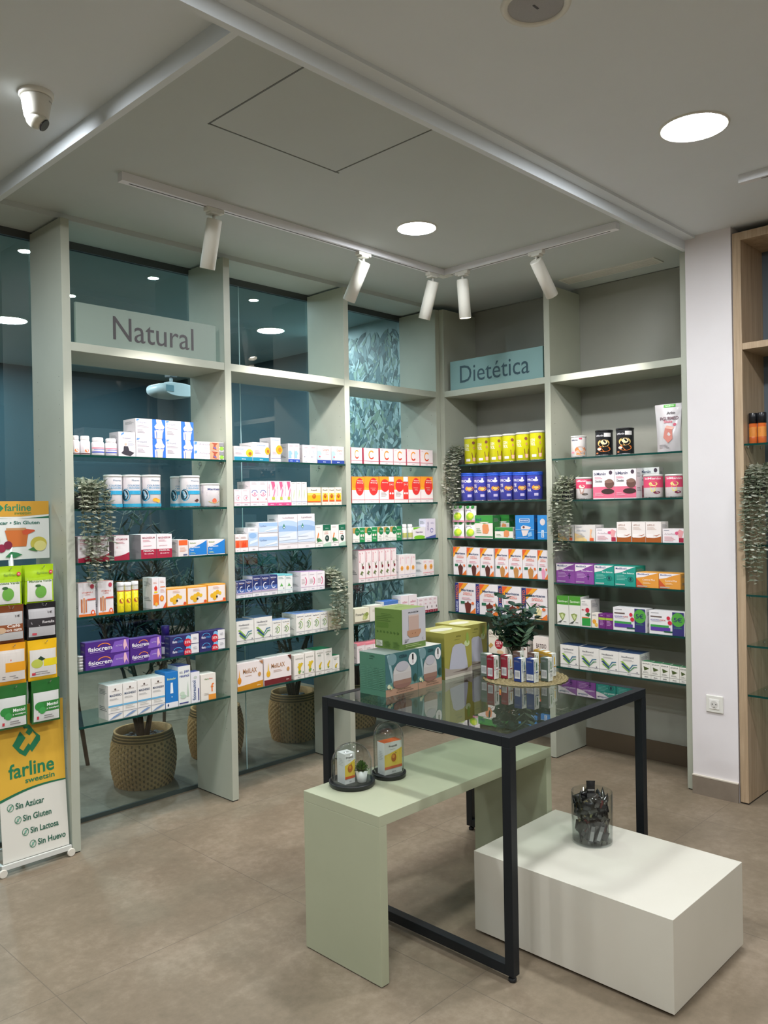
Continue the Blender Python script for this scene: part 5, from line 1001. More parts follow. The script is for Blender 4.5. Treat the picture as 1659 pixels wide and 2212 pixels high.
# ------------------------------------------------------------------ things on the table
ZT = .7995
def carton(name, x, y, z, w, d, h, base, els_front, els_left, label, rotz=0, top=None, els_top=None, cat='box', group=None, left=None):
    """x,y = front left corner"""
    mb = MB(); mb.box(0, 0, 0, w, d, h, mat(base, .42), top=mat(top, .42) if top else None, left=mat(left, .42) if left else None)
    face(mb, els_front, lambda u, v, o: (u*w, -o, v*h)); face(mb, els_left, lambda u, v, o: (-o, d-u*d, v*h))
    if els_top: face(mb, els_top, lambda u, v, o: (u*w, v*d, h+o))
    return tag(mb.obj(name, None, (x, y, z), rotz), label, cat, group)
def cera():
    return [('r',0,0,1,1,'#3f6a6c'),('p',[(0,.17),(0,.3),(.5,.34),(1,.2),(1,.17)],'#5f8a84'),('r',0,0,1,.17,'#b08a72'),('p',[(.04,.98),(.12,.98),(.26,.3),(.2,.3)],'#93b0b4'),('e',.2,.86,.14,.14,'#78969a'),('e',.84,.78,.13,.15,'#e9e6e4'),('r',.82,.76,.87,.9,'#1d1b1e'),('r',.82,.68,.87,.76,'#c8bcc0'),
      ('t','CERA',.42,.86,.66,.93,'#263c44'),('e',.5,.5,.28,.27,'#c9c3c0'),('r',.22,.22,.78,.5,'#c3bab6'),('e',.5,.24,.28,.1,'#8a6458'),('r',.22,.24,.78,.34,'#95705f'),('e',.5,.66,.2,.12,'#b8b4ba'),('t','Difusor ultrasónico',.34,.1,.76,.13,'#4a342c'),('t','de aceites esenciales',.3,.05,.84,.08,'#4a342c'),
      ('e',.08,.24,.05,.05,'#cfd0b0'),('e',.15,.2,.03,.04,'#b9c08c'),('e',.9,.32,.05,.1,'#2a4a3c')]
cside = [('t','CERA',.4,.9,.6,.95,'#27483a'),('l',.38,.86,.6,1,.03,'#27483a')] + [('l',.04+.24*i,.66,.24+.24*i,13,.042,'#5d8f78') for i in range(4)]
carton('product_box', -1.985, -1.366, ZT, .190, .145, .169, '#4f7f68', cera(), cside, 'teal diffuser carton at the table\'s left front, beneath the green carton', top='#7f8a84')
carton('product_box', -1.793, -1.366, ZT, .150, .145, .169, '#4f7f68', cera(), [], 'second teal diffuser carton, between teal and yellow cartons', top='#d8d6cc')
gfront = [('r',.04,.14,1,1,'#c3c0c4'),('r',0,.14,.04,1,'#5c7a34'),('t','PRANARÔM',.3,.88,.7,.93,'#3a3a42'),('r',.3,.4,.72,.82,'#c2a69a'),('r',.3,.8,.72,.84,'#cfb8ac'),('p',[(.24,.46),(.8,.46),(.8,.38),(.7,.28),(.34,.28),(.24,.36)],'#b98b6d'),('e',.44,.38,.015,.012,'#7a4f3c'),('e',.56,.38,.015,.012,'#7a4f3c'),
   ('t','DIFUSOR',.12,.235,.3,.25,'#3a3a42'),('t','ZEN',.12,.2,.26,.22,'#2a2a30'),('r',.12,.175,.2,.19,'#2a2a30'),('a',.88,.21,.035,.03,.3,90,280,'#2a2a30'),('l',.15,.1,.9,2,.04,'#a8bc7c')]
gside = [('l',.25,.86,.75,3,.04,'#4a6a2c'),('r',.06,.52,.52,.66,'#54742f'),('l',.06,.78,.6,3,.045,'#4a6a2c')] + [('e',.1+.13*i,.42,.03,.028,'#4a6a2c') for i in range(7)] + [('r',.06,.06,.3,.2,'#c9cabd'),('l',.09,.17,.27,4,.03,'#6a7a5a'),('l',.36,.18,.62,5,.032,'#4a6a2c'),('l',.7,.18,.95,5,.032,'#4a6a2c')]
carton('product_box', -1.875, -1.352, ZT+.1695, .155, .145, .165, '#64803e', gfront, gside, 'green carton with beige humidifier picture, stacked on teal cartons', rotz=.03, top='#7f9450', els_top=[('l',.3,.55,.7,2,.06,'#6a7f3c')])
def yfront(): return [('t','gota',.42,.86,.6,.91,'#6a6a2c'),('l',.36,.82,.64,1,.02,'#7a7a34'),('e',.82,.7,.1,.07,'#c4cf9a'),('e',.84,.82,.05,.12,'#8fa84c'),
   ('p',[(.28,.66),(.38,.72),(.62,.72),(.74,.66),(.82,.3),(.84,.16),(.3,.12),(.16,.2),(.2,.4)],'#b9b8c4'),('p',[(0,.0),(0,.26),(.2,.2),(.84,.14),(1,.2),(1,0)],'#a99e94'),('p',[(.25,.12),(.8,.1),(.86,.16),(.5,.13)],'#6a5a54'),('r',0,0,1,.06,'#c9c2b4')]
yt = [('e',.42,.5,.36,.2,'#cfcdb8')]
carton('product_box', -1.585, -1.335, ZT, .190, .170, .201, '#a19a4a', yfront(), [], 'yellow diffuser carton touching the teal carton', top='#b4b168', els_top=yt)
carton('product_box', -1.392, -1.290, ZT, .170, .170, .207, '#a19a4a', yfront(), [], 'rear yellow diffuser carton, nearest the glass vase', top='#b4b168', els_top=yt)
def mat_disc():
    mb = MB(); M = subtle('seagrass', '#6b5f40', '#94865c', 180, .8, .6)
    cx, cy = -1.325, -1.572
    R = .183; 
    turns = 13; pts = []
    for k in range(turns):
        r = R*(k+.6)/turns; n = 60; w = R/turns*.5; vs = []; fs = []
        for i in range(n):
            a = 2*PI*i/n; b = 1+.0*(i % 2); hz = .0035+.0022*(1 if (i+k) % 2 else -.4); rr = r+.0016*(1 if i % 2 else -1)
            for q, zz in ((-w, .0012), (-w*.4, hz+.001), (w*.4, hz+.001), (w, .0012)): vs.append(((rr+q)*math.cos(a), (rr+q)*math.sin(a), zz))
        for i in range(n):
            j = (i+1) % n
            for q in range(3): fs.append([i*4+q, i*4+q+1, j*4+q+1, j*4+q])
        mb.add(vs, fs, M, False)
    mb.lathe([(R*.97, 0), (R*.97, .0011)], M, 60)
    tag(mb.obj('woven_placemat', None, (cx, cy, ZT)), 'round woven straw placemat under the small cartons and vase', 'placemat')
mat_disc()
ZP = ZT+.007
def oil(x, y, col, tint, label, code=0, h=.098, rot=0, group=None):
    w, d = .034, .038
    fr = [('T','PRANAROM',.12,.38,.3,.9,'#3a4a4a'),('e',.62,.72,.12,.14,tint),('p',[(.5,.5),(.62,.9),(.74,.52)],tint),('r',.4,.4,.9,.44,col),('l',.4,.34,.9,4,.06,'#9a9a98'),('l',.4,.1,.85,1,.04,'#b8b8b4')]
    lf = [('l',.1,.88,.9,2,.04,'#00000033'[:7] if False else '#8f8f96'),('r',.12,.12,.82,.48,'#dcdedf')] + [('r',.2+.12*i,.2,.24+.12*i,.42,'#7a7a80') for i in range(5)]
    if code: lf[1] = ('r',.06,.08,.94,.34,'#dcdedf'); lf[2:] = [('l',.12,.3,.88,4,.055,'#7a7a80')]
    return carton('product_box', x, y, ZP, w, d, h, '#dfe2d9', fr, lf, label, rot, left=col, cat='box', group=group, top='#dfe2d9', els_top=[('r',0,.5,1,1,col)])
oil(-1.466, -1.510, '#8e2032', '#4a5a3c', 'red and white small carton, leftmost on the placemat')
oil(-1.418, -1.548, '#8e2032', '#c8a860', 'red and white small carton right of the leftmost red one')
oil(-1.438, -1.631, '#263f80', '#4a7a8c', 'blue and white small carton beside the red cartons')
oil(-1.416, -1.679, '#263f80', '#3a6a4c', 'blue small carton with low wide label, next to grey-green one', 1)
oil(-1.359, -1.712, '#55645a', '#5a7a4c', 'dark grey-green small carton in the front row of placemat')
oil(-1.262, -1.668, '#b8902c', '#e8c040', 'front mustard yellow small carton at the placemat\'s right')
oil(-1.240, -1.626, '#b8902c', '#e8c040', 'mustard yellow small carton behind the front mustard one')
oil(-1.219, -1.584, '#b8902c', '#e8c040', 'rearmost mustard yellow small carton on the placemat')
oil(-1.292, -1.600, '#6b5148', '#8a9a5c', 'brown small carton between vase and mustard cartons')
oil(-1.310, -1.536, '#6b5148', '#5a7a4c', 'brown small carton right beside the glass vase')
oil(-1.438, -1.455, '#6a7a70', '#8a9a5c', 'grey-green small carton behind the leftmost red carton')
def leaf(mb, c, d, n, L, w, m, cup=.15, pts=6):
    """oval leaf from c along d, facing n"""
    d = Vector(d).normalized(); n = Vector(n); s = d.cross(n)
    if s.length < 1e-4: s = d.cross(Vector((1, .3, 0)))
    s.normalize(); n = s.cross(d).normalized(); c = Vector(c)
    prof = ((0, 0), (.2, .7), (.5, 1), (.8, .68), (1, .0)) if pts == 6 else ((0, 0), (.15, .5), (.4, 1), (.7, .8), (1, 0))
    ctr = [c+d*L*t+n*(-cup*L*math.sin(PI*t)*.3) for t, q in prof]
    A = [p+s*w*.5*q+n*cup*w*.5*q for p, (t, q) in zip(ctr, prof)]; B = [p-s*w*.5*q+n*cup*w*.5*q for p, (t, q) in zip(ctr, prof)]
    if isinstance(m, str): m = leafm(m)
    vs = [ctr[0], A[1], ctr[1], B[1], A[2], ctr[2], B[2], A[3], ctr[3], B[3], ctr[4]]
    mb.add(vs, [[0,1,2],[0,2,3],[1,4,5,2],[2,5,6,3],[4,7,8,5],[5,8,9,6],[7,10,8],[8,10,9]], m, True)
def vase():
    loc = (-1.222, -1.452, ZP)
    r = empty('glass_vase', loc, 'clear glass vase of green eucalyptus on the placemat', 'vase')
    MB().lathe([(.026,0),(.030,.002),(.036,.075),(.041,.112),(.0415,.113),(.0395,.1125),(.034,.075),(.0275,.007),(.01,.006)], M_CLEAR, 36, cap0=True, cap1=False).obj('vase_body', r)
    MB().lathe([(.026,.0065),(.030,.03),(.031,.042)], glassy('vase_water', '#c4cdb4', 0, 1.3), 30, cap0=False, cap1=True).obj('water', r)
    rnd = random.Random(11); st = MB(); lf = MB(); lf2 = MB(); fine = MB()
    g = ['#2f4f40', '#3a5c4a', '#44665a', '#27443a']
    for k in range(40):
        a = 2*PI*k/40+rnd.uniform(-.2, .2); lean = rnd.uniform(.03, .13); H = rnd.uniform(.17, .27) if k % 4 else rnd.uniform(.24, .33)
        b = Vector((.012*math.cos(a+2), .012*math.sin(a+2), .008)); m1 = Vector((.02*math.cos(a), .02*math.sin(a), .1)); t = Vector((lean*math.cos(a), lean*math.sin(a), H))
        P = [b*(1-u)**2+m1*2*u*(1-u)+t*u*u for u in [i/7 for i in range(8)]]
        st.tube(P, .0016, '#3f4a2c', 5, r1=.0007)
        kind = k % 4
        for i in range(2, 8):
            p = P[i]; dd = (P[i]-P[i-1]).normalized()
            if kind in (0, 1):
                if p.z < .1: continue
                for q in range(5):
                    an = rnd.uniform(0, 2*PI); o = Vector((math.cos(an), math.sin(an), rnd.uniform(-.1, .6)))
                    leaf(lf, p, o, dd, rnd.uniform(.028, .044), rnd.uniform(.026, .038), rnd.choice(g), .2)
            elif kind == 2 and p.z > .09:
                for s in (-1, 1):
                    o = Vector((math.cos(a+1.5*s), math.sin(a+1.5*s), .7))
                    leaf(lf2, p, o, dd, .055, .013, '#4c6a4c', .1, 5)
            elif kind == 3 and p.z > .1:
                for q in range(9):
                    an = rnd.uniform(0, 2*PI); o = Vector((math.cos(an), math.sin(an), rnd.uniform(.2, .9)))
                    leaf(fine, p+dd*rnd.uniform(0, .02), o, dd, rnd.uniform(.012, .022), .0035, rnd.choice(['#5a6a44', '#6f7a58', '#4f6044']), .1)
    for q in range(30):
        an = rnd.uniform(0, 2*PI); z = rnd.uniform(.02, .1); leaf(lf, (.0, 0, z), (math.cos(an), math.sin(an), .6), (0, 0, 1), .026, .02, rnd.choice(g), .2)
    for zt, a in ((.30, 2.4), (.27, 2.9)):
        t = Vector((.07*math.cos(a), .07*math.sin(a), zt-.06)); leaf(lf2, t, (math.cos(a)*.3, math.sin(a)*.3, 1), (0, -1, 0), .07, .02, '#5f7a58', .1, 5)
    leaf(lf, (-.035, .0, .125), (-.9, .1, -.25), (0, -.3, 1), .05, .045, '#3f6244', .1)
    st.obj('stems', r); a = lf.obj('round_leaves', r); lf2.obj('long_leaves', r); fine.obj('fine_foliage', r)
vase()

# ------------------------------------------------------------------ bell jars on the bench, snack jar on the plinth
ZBN = .556
def bell_jar(x, y, R, H, label):
    r = empty('bell_jar', (x, y, ZBN), label, 'bell jar')
    MB().lathe([(R*1.04,.0),(R*1.10,.004),(R*1.13,.014),(R*1.13,.018),(R*1.08,.018),(R*1.06,.0135),(.01,.013)], mat('#191c1c', .4), 48, cap0=True, cap1=True).obj('base_tray', r)
    t = .0016; pr = []
    Hc = H-R
    for q in range(3): pr.append((R, .0136+q*(Hc-.0136)/3))
    for q in range(11): a = q/10*PI/2; pr.append((max(R*math.cos(a), .0006), Hc+R*math.sin(a)))
    inner = [(max(a-t, .0004), b-(t if b > Hc else 0)) for a, b in reversed(pr)]
    MB().lathe(pr+inner, M_CLEAR, 48, cap0=False, cap1=False).obj('glass_dome', r)
    return r
bell_jar(-2.282, -1.478, .0735, .152, 'low wide glass bell jar nearest the bench end')
bell_jar(-2.125, -1.512, .0565, .203, 'tall narrow glass bell jar, second along the bench')
pf = lambda n: [('r',0,.24,1,.6,'#e6b41c'),('w',0,.24,1,.62,.66,.78,'#e8c440'),('t','Propol2',.26 if n else .14,.82,.72 if n else .86,.9,'#2e2a26'),('l',.3,.76,.7,1,.03,'#a8a09a'),('r',0,.17,1,.25,'#d95a2a'),('e',.52,.5,.14 if n else .24,.13,'#b8641c'),('e',.5,.54,.08 if n else .13,.06,'#e09434'),('p',[(.6,.62),(.64,.68),(.66,.62)],'#5a4a3a'),('t','aboca',.4,.06,.62,.11,'#8a8a90')]
carton('product_box', -2.327, -1.490, ZBN+.0135, .044, .046, .108, '#e2e0dc', pf(0), [('l',.2,.8,.8,5,.05,'#c4c4c0')], 'narrow propolis carton inside the low bell jar', rotz=-.12, els_top=[('r',.25,.3,.75,.6,'#a8a8a0')])
carton('product_box', -2.163, -1.527, ZBN+.0135, .082, .042, .118, '#e4e2dc', pf(1), [('l',.2,.7,.8,6,.05,'#c4c4c0')], 'wide propolis carton with orange lid inside the tall bell jar', rotz=-.14, top='#d2602c')
def succulent():
    r = empty('potted_succulent', (-2.262, -1.508, ZBN+.0135), 'tiny green succulent in a white pot inside the low bell jar', 'plant')
    MB().lathe([(.0155,0),(.0165,.001),(.0225,.042),(.0205,.042),(.0195,.037)], mat('#e9e8e4', .4), 28, cap1=False).obj('pot', r)
    MB().lathe([(.0196,.036),(.005,.038)], '#1f1d19', 20).obj('soil', r)
    mb = MB()
    for k in range(5):
        n = 9-k; 
        for i in range(n):
            a = 2*PI*(i+.5*(k % 2))/n; el = .25+k*.3
            leaf(mb, (.004*math.cos(a), .004*math.sin(a), .039+k*.004), (math.cos(a)*math.cos(el), math.sin(a)*math.cos(el), math.sin(el)), (0, 0, 1), .027-k*.0015, .014, ['#3f5c1c', '#4a6a22', '#56782c'][i % 3], .5)
    mb.obj('leaves', r)
succulent()
def snack_jar():
    cx, cy, z0 = -1.594, -2.045, .2985; R, H = .0755, .185
    r = empty('glass_jar', (cx, cy, z0), 'open clear glass cylinder jar full of wrapped bars', 'jar')
    MB().lathe([(R*.97,0),(R,.003),(R,H-.001),(R-.0012,H),(R-.0026,H-.001),(R-.0026,.008),(.01,.0075)], M_CLEAR, 56, cap0=True, cap1=True).obj('jar_body', r)
    rnd = random.Random(5)
    def bar_mesh(L, w, t, col, stripe):
        mb = MB(); n = 8; vs = []; m = mat(col, .22, coat=.5)
        for i in range(n+1):
            u = i/n; hw = w/2*(1 if 0 < i < n else 1.04); tt = t/2*(math.sin(PI*min(max((u-.06)/.88, 0), 1))**.35 if .06 < u < .94 else .06)
            for a in range(8):
                an = 2*PI*a/8; cs, sn = math.cos(an), math.sin(an)
                vs.append((hw*math.copysign(abs(cs)**.5, cs), (u-.5)*L, tt*math.copysign(abs(sn)**.6, sn)))
        fs = [[i*8+a, i*8+(a+1) % 8, (i+1)*8+(a+1) % 8, (i+1)*8+a] for i in range(n) for a in range(8)]
        mb.add(vs, fs, m, True); mb.add(vs[:8], [list(range(8))], m); mb.add(vs[-8:], [list(range(8))], m)
        if stripe == 'code':
            mb.box(-w*.3, -L*.38, t/2, w*.3, L*.36, t/2+.0006, '#b9b9b9')
            for k in range(9): mb.box(-w*.3, L*.1+k*.0026, t/2+.0006, w*.3, L*.1+k*.0026+.0012, t/2+.0009, '#3a3a3a')
        elif stripe: mb.box(-w*.45, -L*.2, t/2, w*.45, -L*.02, t/2+.0005, mat(stripe, .3)); mb.box(-w*.4, L*.1, t/2, w*.4, L*.16, t/2+.0005, '#8a8a86')
        return mb.mesh('snack_bar')
    kinds = [bar_mesh(.088, .032, .014, '#1f1f21', None), bar_mesh(.084, .033, .015, '#26241f', '#8a8f5a'), bar_mesh(.09, .030, .014, '#2c2826', '#6a2a2c'), bar_mesh(.086, .032, .014, '#1b1c1e', '#4f4f4c'), bar_mesh(.08, .034, .014, '#3a3631', '#a89a6c')]
    code = bar_mesh(.074, .022, .011, '#3a3a3b', 'code')
    n = 0
    for lay in range(10):
        z = z0+.040+lay*.0125
        for k in range(7):
            a = 2*PI*k/6+lay*.62; rr = rnd.uniform(.036, .05) if k < 6 else .006
            o = link('snack_bar', kinds[rnd.randrange(5)], None, (cx+rr*math.cos(a), cy+rr*math.sin(a), z+rnd.uniform(-.003, .003)))
            steep = 1.15 if lay < 5 else .6
            el = rnd.choice((-1, 1))*rnd.uniform(.25, 1)*steep; az = a+PI/2+rnd.uniform(-.3, .3)
            rad = Vector((math.cos(a), math.sin(a), 0)); up = Vector((math.cos(az)*math.cos(el), math.sin(az)*math.cos(el), math.sin(el)))
            nn = (rad - up*rad.dot(up)).normalized(); xx = up.cross(nn)
            if k == 6 and lay > 7: nn, xx = xx, -nn
            M3 = Matrix((xx, up, xx.cross(up))).transposed(); o.rotation_euler = M3.to_euler()
            ext = .044*math.cos(el)
            if rr > .01: rr = min(rr, max(.02, math.sqrt(max(.068**2-ext**2, 1e-4))-.008))
            o.location.x = cx+rr*math.cos(a); o.location.y = cy+rr*math.sin(a)
            o.location.z = max(o.location.z, z0+.012+.044*abs(math.sin(el)))
            tag(o, 'small black wrapped snack bar heaped in the clear glass jar', 'snack bar', 'wrapped bars in the glass jar'); n += 1
    # two bars stand against the front with barcode labels, one pokes out of the heap
    fwd = Vector((-.72, -.69, 0)); sd = Vector((.69, -.72, 0))
    for s, tilt, lb in ((-.016, .18, 'upright black bar with barcode label, left one against the jar front'), (.014, .33, 'upright black bar with barcode label, right one against the jar front')):
        p = Vector((cx, cy, z0+.052))+fwd*.060+sd*s
        o = link('snack_bar', code, None, p)
        up = (Vector((0, 0, 1))+sd*tilt).normalized(); xx = up.cross(fwd).normalized()
        o.rotation_euler = Matrix((xx, up, xx.cross(up))).transposed().to_euler()
        tag(o, lb, 'snack bar')
    p = Vector((cx, cy, z0+.180)); o = link('snack_bar', kinds[3], None, p+sd*-.004)
    up = Vector((.03, 0, 1)).normalized(); xx = up.cross(fwd).normalized(); o.rotation_euler = Matrix((xx, up, xx.cross(up))).transposed().to_euler()
    tag(o, 'black wrapped bar standing upright on top of the heap', 'snack bar')
snack_jar()

# ------------------------------------------------------------------ trailing plants
def trailing(loc, rotz, w, drop, rise, label, seed, strands=16, skew=0, light='#b9bdaa'):
    r = empty('trailing_plant', loc, label, 'plant', rotz=rotz)
    MB().lathe([(w*.30,0),(w*.32,.002),(w*.38,.075),(w*.36,.075),(w*.34,.068)], mat('#4a4a46', .7), 20, (0,.085,0), cap1=True).obj('pot', r)
    rnd = random.Random(seed); st = MB(); lf = MB(); cols = [light, light, '#a2aa94', '#8a9480', '#cfd1c0', '#76816c']
    for k in range(strands):
        u = (k+.5)/strands; x = (u-.5)*w*.9; D = drop*(.35+.65*math.sin(PI*min(1, max(.12, u+skew)))**.7)*rnd.uniform(.6, 1.05)
        if k % 3 == 2: D *= .45
        yf = -.018-rnd.uniform(0, .03); xt = x+rnd.uniform(-.012, .012)
        P = [Vector((x*.4, .085, .07)), Vector((x*.6, .05, .07+rise*rnd.uniform(.6, 1))), Vector((x*.85, .0, .06+rise*.6)), Vector((xt, yf, .01))]
        nseg = max(3, int(D/.022))
        for i in range(1, nseg+1): P.append(Vector((xt+.006*math.sin(i*.9+k), yf+.004*math.sin(i*.7+k*2), .01-D*i/nseg)))
        Q = []
        for a, b in zip(P, P[1:]):
            n = max(1, int((b-a).length/.021))
            for i in range(n): Q.append(a+(b-a)*i/n)
        Q.append(P[-1])
        st.tube(Q, .0009, '#6f7558', 4, False)
        for i, p in enumerate(Q):
            an = rnd.uniform(0, 2*PI)
            for s in (0, PI):
                o = Vector((math.cos(an+s), math.sin(an+s), rnd.uniform(-.45, .4))); L = rnd.uniform(.020, .033)
                leaf(lf, p, o, Vector((rnd.uniform(-.4, .4), rnd.uniform(-.6, .2), 1)), L, L*rnd.uniform(.5, .72), rnd.choice(cols), .2)
    for k in range(130):
        a = rnd.uniform(0, 2*PI); rr = w*.45*math.sqrt(rnd.random()); p = Vector((rr*math.cos(a), .06+rr*.8*math.sin(a), .06+rise*rnd.random()))
        o = Vector((math.cos(a), math.sin(a), rnd.uniform(0, 1.2)))
        leaf(lf, p, o, Vector((0, 0, 1)), .028, .017, rnd.choice(cols), .2)
    for k in range(9):
        a = rnd.uniform(0, 2*PI); p = Vector((w*.3*math.cos(a), .07+w*.25*math.sin(a), .05+rise)); st.tube([p, p+Vector((.02*math.cos(a), 0, .025)), p+Vector((.035*math.cos(a), 0, .03))], .0009, '#8a9070', 4)
    st.obj('stems', r); lf.obj('foliage', r)
trailing((-2.505, .0, 1.5655+.0045), 0, .17, .36, .07, 'grey-green trailing plant at the left of the Natural sign bay', 1, 20)
trailing((-1.0, .0, 1.0736+.0045), 0, .125, .35, .045, 'grey-green trailing plant hanging against the upright, middle window bay', 2, 13)
trailing((.0, -.115, 1.8251+.0045), -PI/2, .125, .36, .06, 'silvery trailing plant left of the yellow tins, Dietética sign bay', 3, 14, light='#dcdcd0')
trailing((.0, -.955, 1.5744+.0045), -PI/2, .14, .42, .07, 'dark grey-green trailing plant at the left of rightmost sage bay', 4, 16, light='#aab09e')
trailing((-.02, -2.105, 1.585+.0045), -PI/2, .17, .48, .08, 'pale trailing plant hanging in the oak shelving', 5, 20, light='#d4d6c6')

# ------------------------------------------------------------------ plants and furniture behind the glass
def basket_tree(x, y, R, H, label, seed, top=1.55, n=900, spread=.42, leaning=0, group=None):
    r = empty('potted_oleander', (x, y, 0), label, 'plant')
    M = subtle('wicker_%d' % seed, '#c08c50', '#e2b078', 160, .7, .5)
    mb = MB(); nu, nv = 104, 40; vs = []; fs = []
    for j in range(nv+1):
        v = j/nv; rad = R*(.74+.30*math.sin(PI*(v*.62+.17))-.02*v)
        for i in range(nu):
            a = 2*PI*i/nu; bump = .006*math.sin(PI*(i+2*(j//2 % 2))/2+.6)*(1 if j % 2 else .35) if j < nv-6 else .0025*(1 if j % 2 else -1)
            vs.append(((rad+bump)*math.cos(a), (rad+bump)*math.sin(a), v*H))
    for j in range(nv):
        for i in range(nu): fs.append([j*nu+i, j*nu+(i+1) % nu, (j+1)*nu+(i+1) % nu, (j+1)*nu+i])
    D = mat('#6e5430', .8)
    for f_, (j, i) in zip(fs, ((j, i) for j in range(nv) for i in range(nu))):
        mb.f.append(f_)
        mb.m.append(mb.mi(D if (j < nv-6 and (i+2*(j//2 % 2)) % 4 == 3) or (j >= nv-6 and j % 2) else M)); mb.sm.append(True)
    mb.v += vs
    ro = R*(.74+.30*math.sin(PI*.79)-.02)
    mb.lathe([(ro,H),(ro*1.01,H+.008),(ro*.93,H+.006),(ro*.9,H-.05)], M, 48, cap0=False, cap1=False); mb.lathe([(R*.8,0),(R*.8,.001)], M, 40)
    mb.obj('wicker_basket', r)
    rnd = random.Random(seed)
    st = MB().lathe([(ro*.91,H-.05),(ro*.91,H-.045)], '#22262a', 36)
    for k in range(60):
        a = rnd.uniform(0, 2*PI); rr = ro*.82*math.sqrt(rnd.random()); s = rnd.uniform(.012, .022)
        st.lathe([(s*.5,-s*.4),(s,0),(s*.6,s*.45)], rnd.choice(['#2f363a', '#3d454a', '#252b30']), 7, (rr*math.cos(a), rr*math.sin(a), H-.04))
    st.obj('pebbles', r)
    tr = MB(); tips = []
    for k in range(5):
        a = 2*PI*k/5+.4; b = Vector((.02*math.cos(a), .02*math.sin(a), H-.05)); e = Vector((spread*.55*math.cos(a)+leaning, spread*.3*math.sin(a), H+.45+.1*(k % 3)))
        P = [b, b.lerp(e, .4)+Vector((0, 0, .12)), e]; tr.tube(P, .013, '#4f4234', 7, r1=.006)
        for q in range(6):
            an = rnd.uniform(0, 2*PI); t = e.lerp(b, rnd.uniform(0, .4)); u = t+Vector((spread*.55*math.cos(an), spread*.4*math.sin(an), rnd.uniform(.15, top-H-.5)))
            tr.tube([t, t.lerp(u, .5)+Vector((0, 0, .05)), u], .005, '#3f4a34', 5, r1=.002); tips.append((t, u))
    tr.obj('trunk', r)
    lf = MB(); cols = ['#1e3a34', '#264a40', '#2f564a', '#1a302e', '#355c50']
    for k in range(n):
        t, u = rnd.choice(tips); p = t.lerp(u, rnd.random()**.6); an = rnd.uniform(0, 2*PI)
        d = Vector((math.cos(an), math.sin(an)*.7, rnd.uniform(-.3, .9)))
        leaf(lf, p, d, (0, 0, 1), rnd.uniform(.08, .14), rnd.uniform(.014, .022), rnd.choice(cols), .1, 5)
    lf.obj('foliage', r)
basket_tree(-1.905, .665, .178, .298, 'oleander in wicker basket behind glass, below the Natural sign bay', 1, 1.5, 1300, .45)
basket_tree(-1.32, .80, .17, .30, 'oleander in wicker basket half hidden by the second upright', 2, 1.4, 1000, .4)
basket_tree(-.745, .72, .165, .31, 'oleander in wicker basket behind glass, below the middle window bay', 3, 1.45, 1300, .45)
basket_tree(-.235, .64, .15, .30, 'oleander in wicker basket seen behind the table leg', 4, 1.42, 500, .24, -.12)
def stool(x, y, label):
    r = empty('wooden_stool', (x, y, 0), label, 'stool'); M = mat('#5b4636', .5)
    MB().lathe([(.16,.62),(.165,.63),(.165,.65),(.16,.66)], M, 32).obj('seat', r)
    for k in range(4):
        a = PI/4+k*PI/2; MB().tube([(.11*math.cos(a), .11*math.sin(a), .62), (.2*math.cos(a), .2*math.sin(a), 0)], .016, M, 10, r1=.012).obj('leg', r)
stool(-2.12, 1.35, 'brown wooden stool behind the glass, left of the basket'); stool(-.98, 1.9, 'brown wooden stool far behind the glass, in the middle window bay')
def projector():
    r = empty('projector', (-1.107, 1.6, 2.421), 'white projector hanging from the back room ceiling', 'projector', rotz=.15)
    mb = MB(); n = 28; P = []
    for i in range(n):
        a = 2*PI*i/n; c, s = math.cos(a), math.sin(a); P.append((.155*math.copysign(abs(c)**.7, c), .052*math.copysign(abs(s)**.8, s)))
    vs = []; prof = [(-.1, .86), (-.09, .97), (0, 1), (.09, .97), (.1, .86)]
    for y, k in prof: vs += [(px*k, y, pz*k) for px, pz in P]
    fs = [[j*n+i, j*n+(i+1) % n, (j+1)*n+(i+1) % n, (j+1)*n+i] for j in range(4) for i in range(n)]
    mb.add(vs, fs, mat('#cfd8dc', .4), True); mb.add(vs[:n], [list(reversed(range(n)))], mat('#cfd8dc', .4)); mb.add(vs[-n:], [list(range(n))], mat('#cfd8dc', .4))
    mb.obj('housing', r)
    MB().box(-.13, -.1025, -.02, -.06, -.1005, .025, mat('#7fa0ac', .2)).obj('lens_recess', r, bevel=.001)
    MB().lathe([(.009,-.103),(.009,-.101)], '#1a1c20', 14, (.12,0,.0), ax='y').obj('sensor', r)
    MB().box(-.04,-.03,.048,.04,.03,.062,mat('#aab4b8',.4)).tube([(0,0,.06),(0,0,.11)],.012,'#c8ccd0',10).box(-.03,-.03,.1,.03,.03,.13,'#2a2e32').tube([(0,0,.13),(0,0,ZB-2.421)],.014,'#2a2e32',12).obj('ceiling_mount', r)
projector()

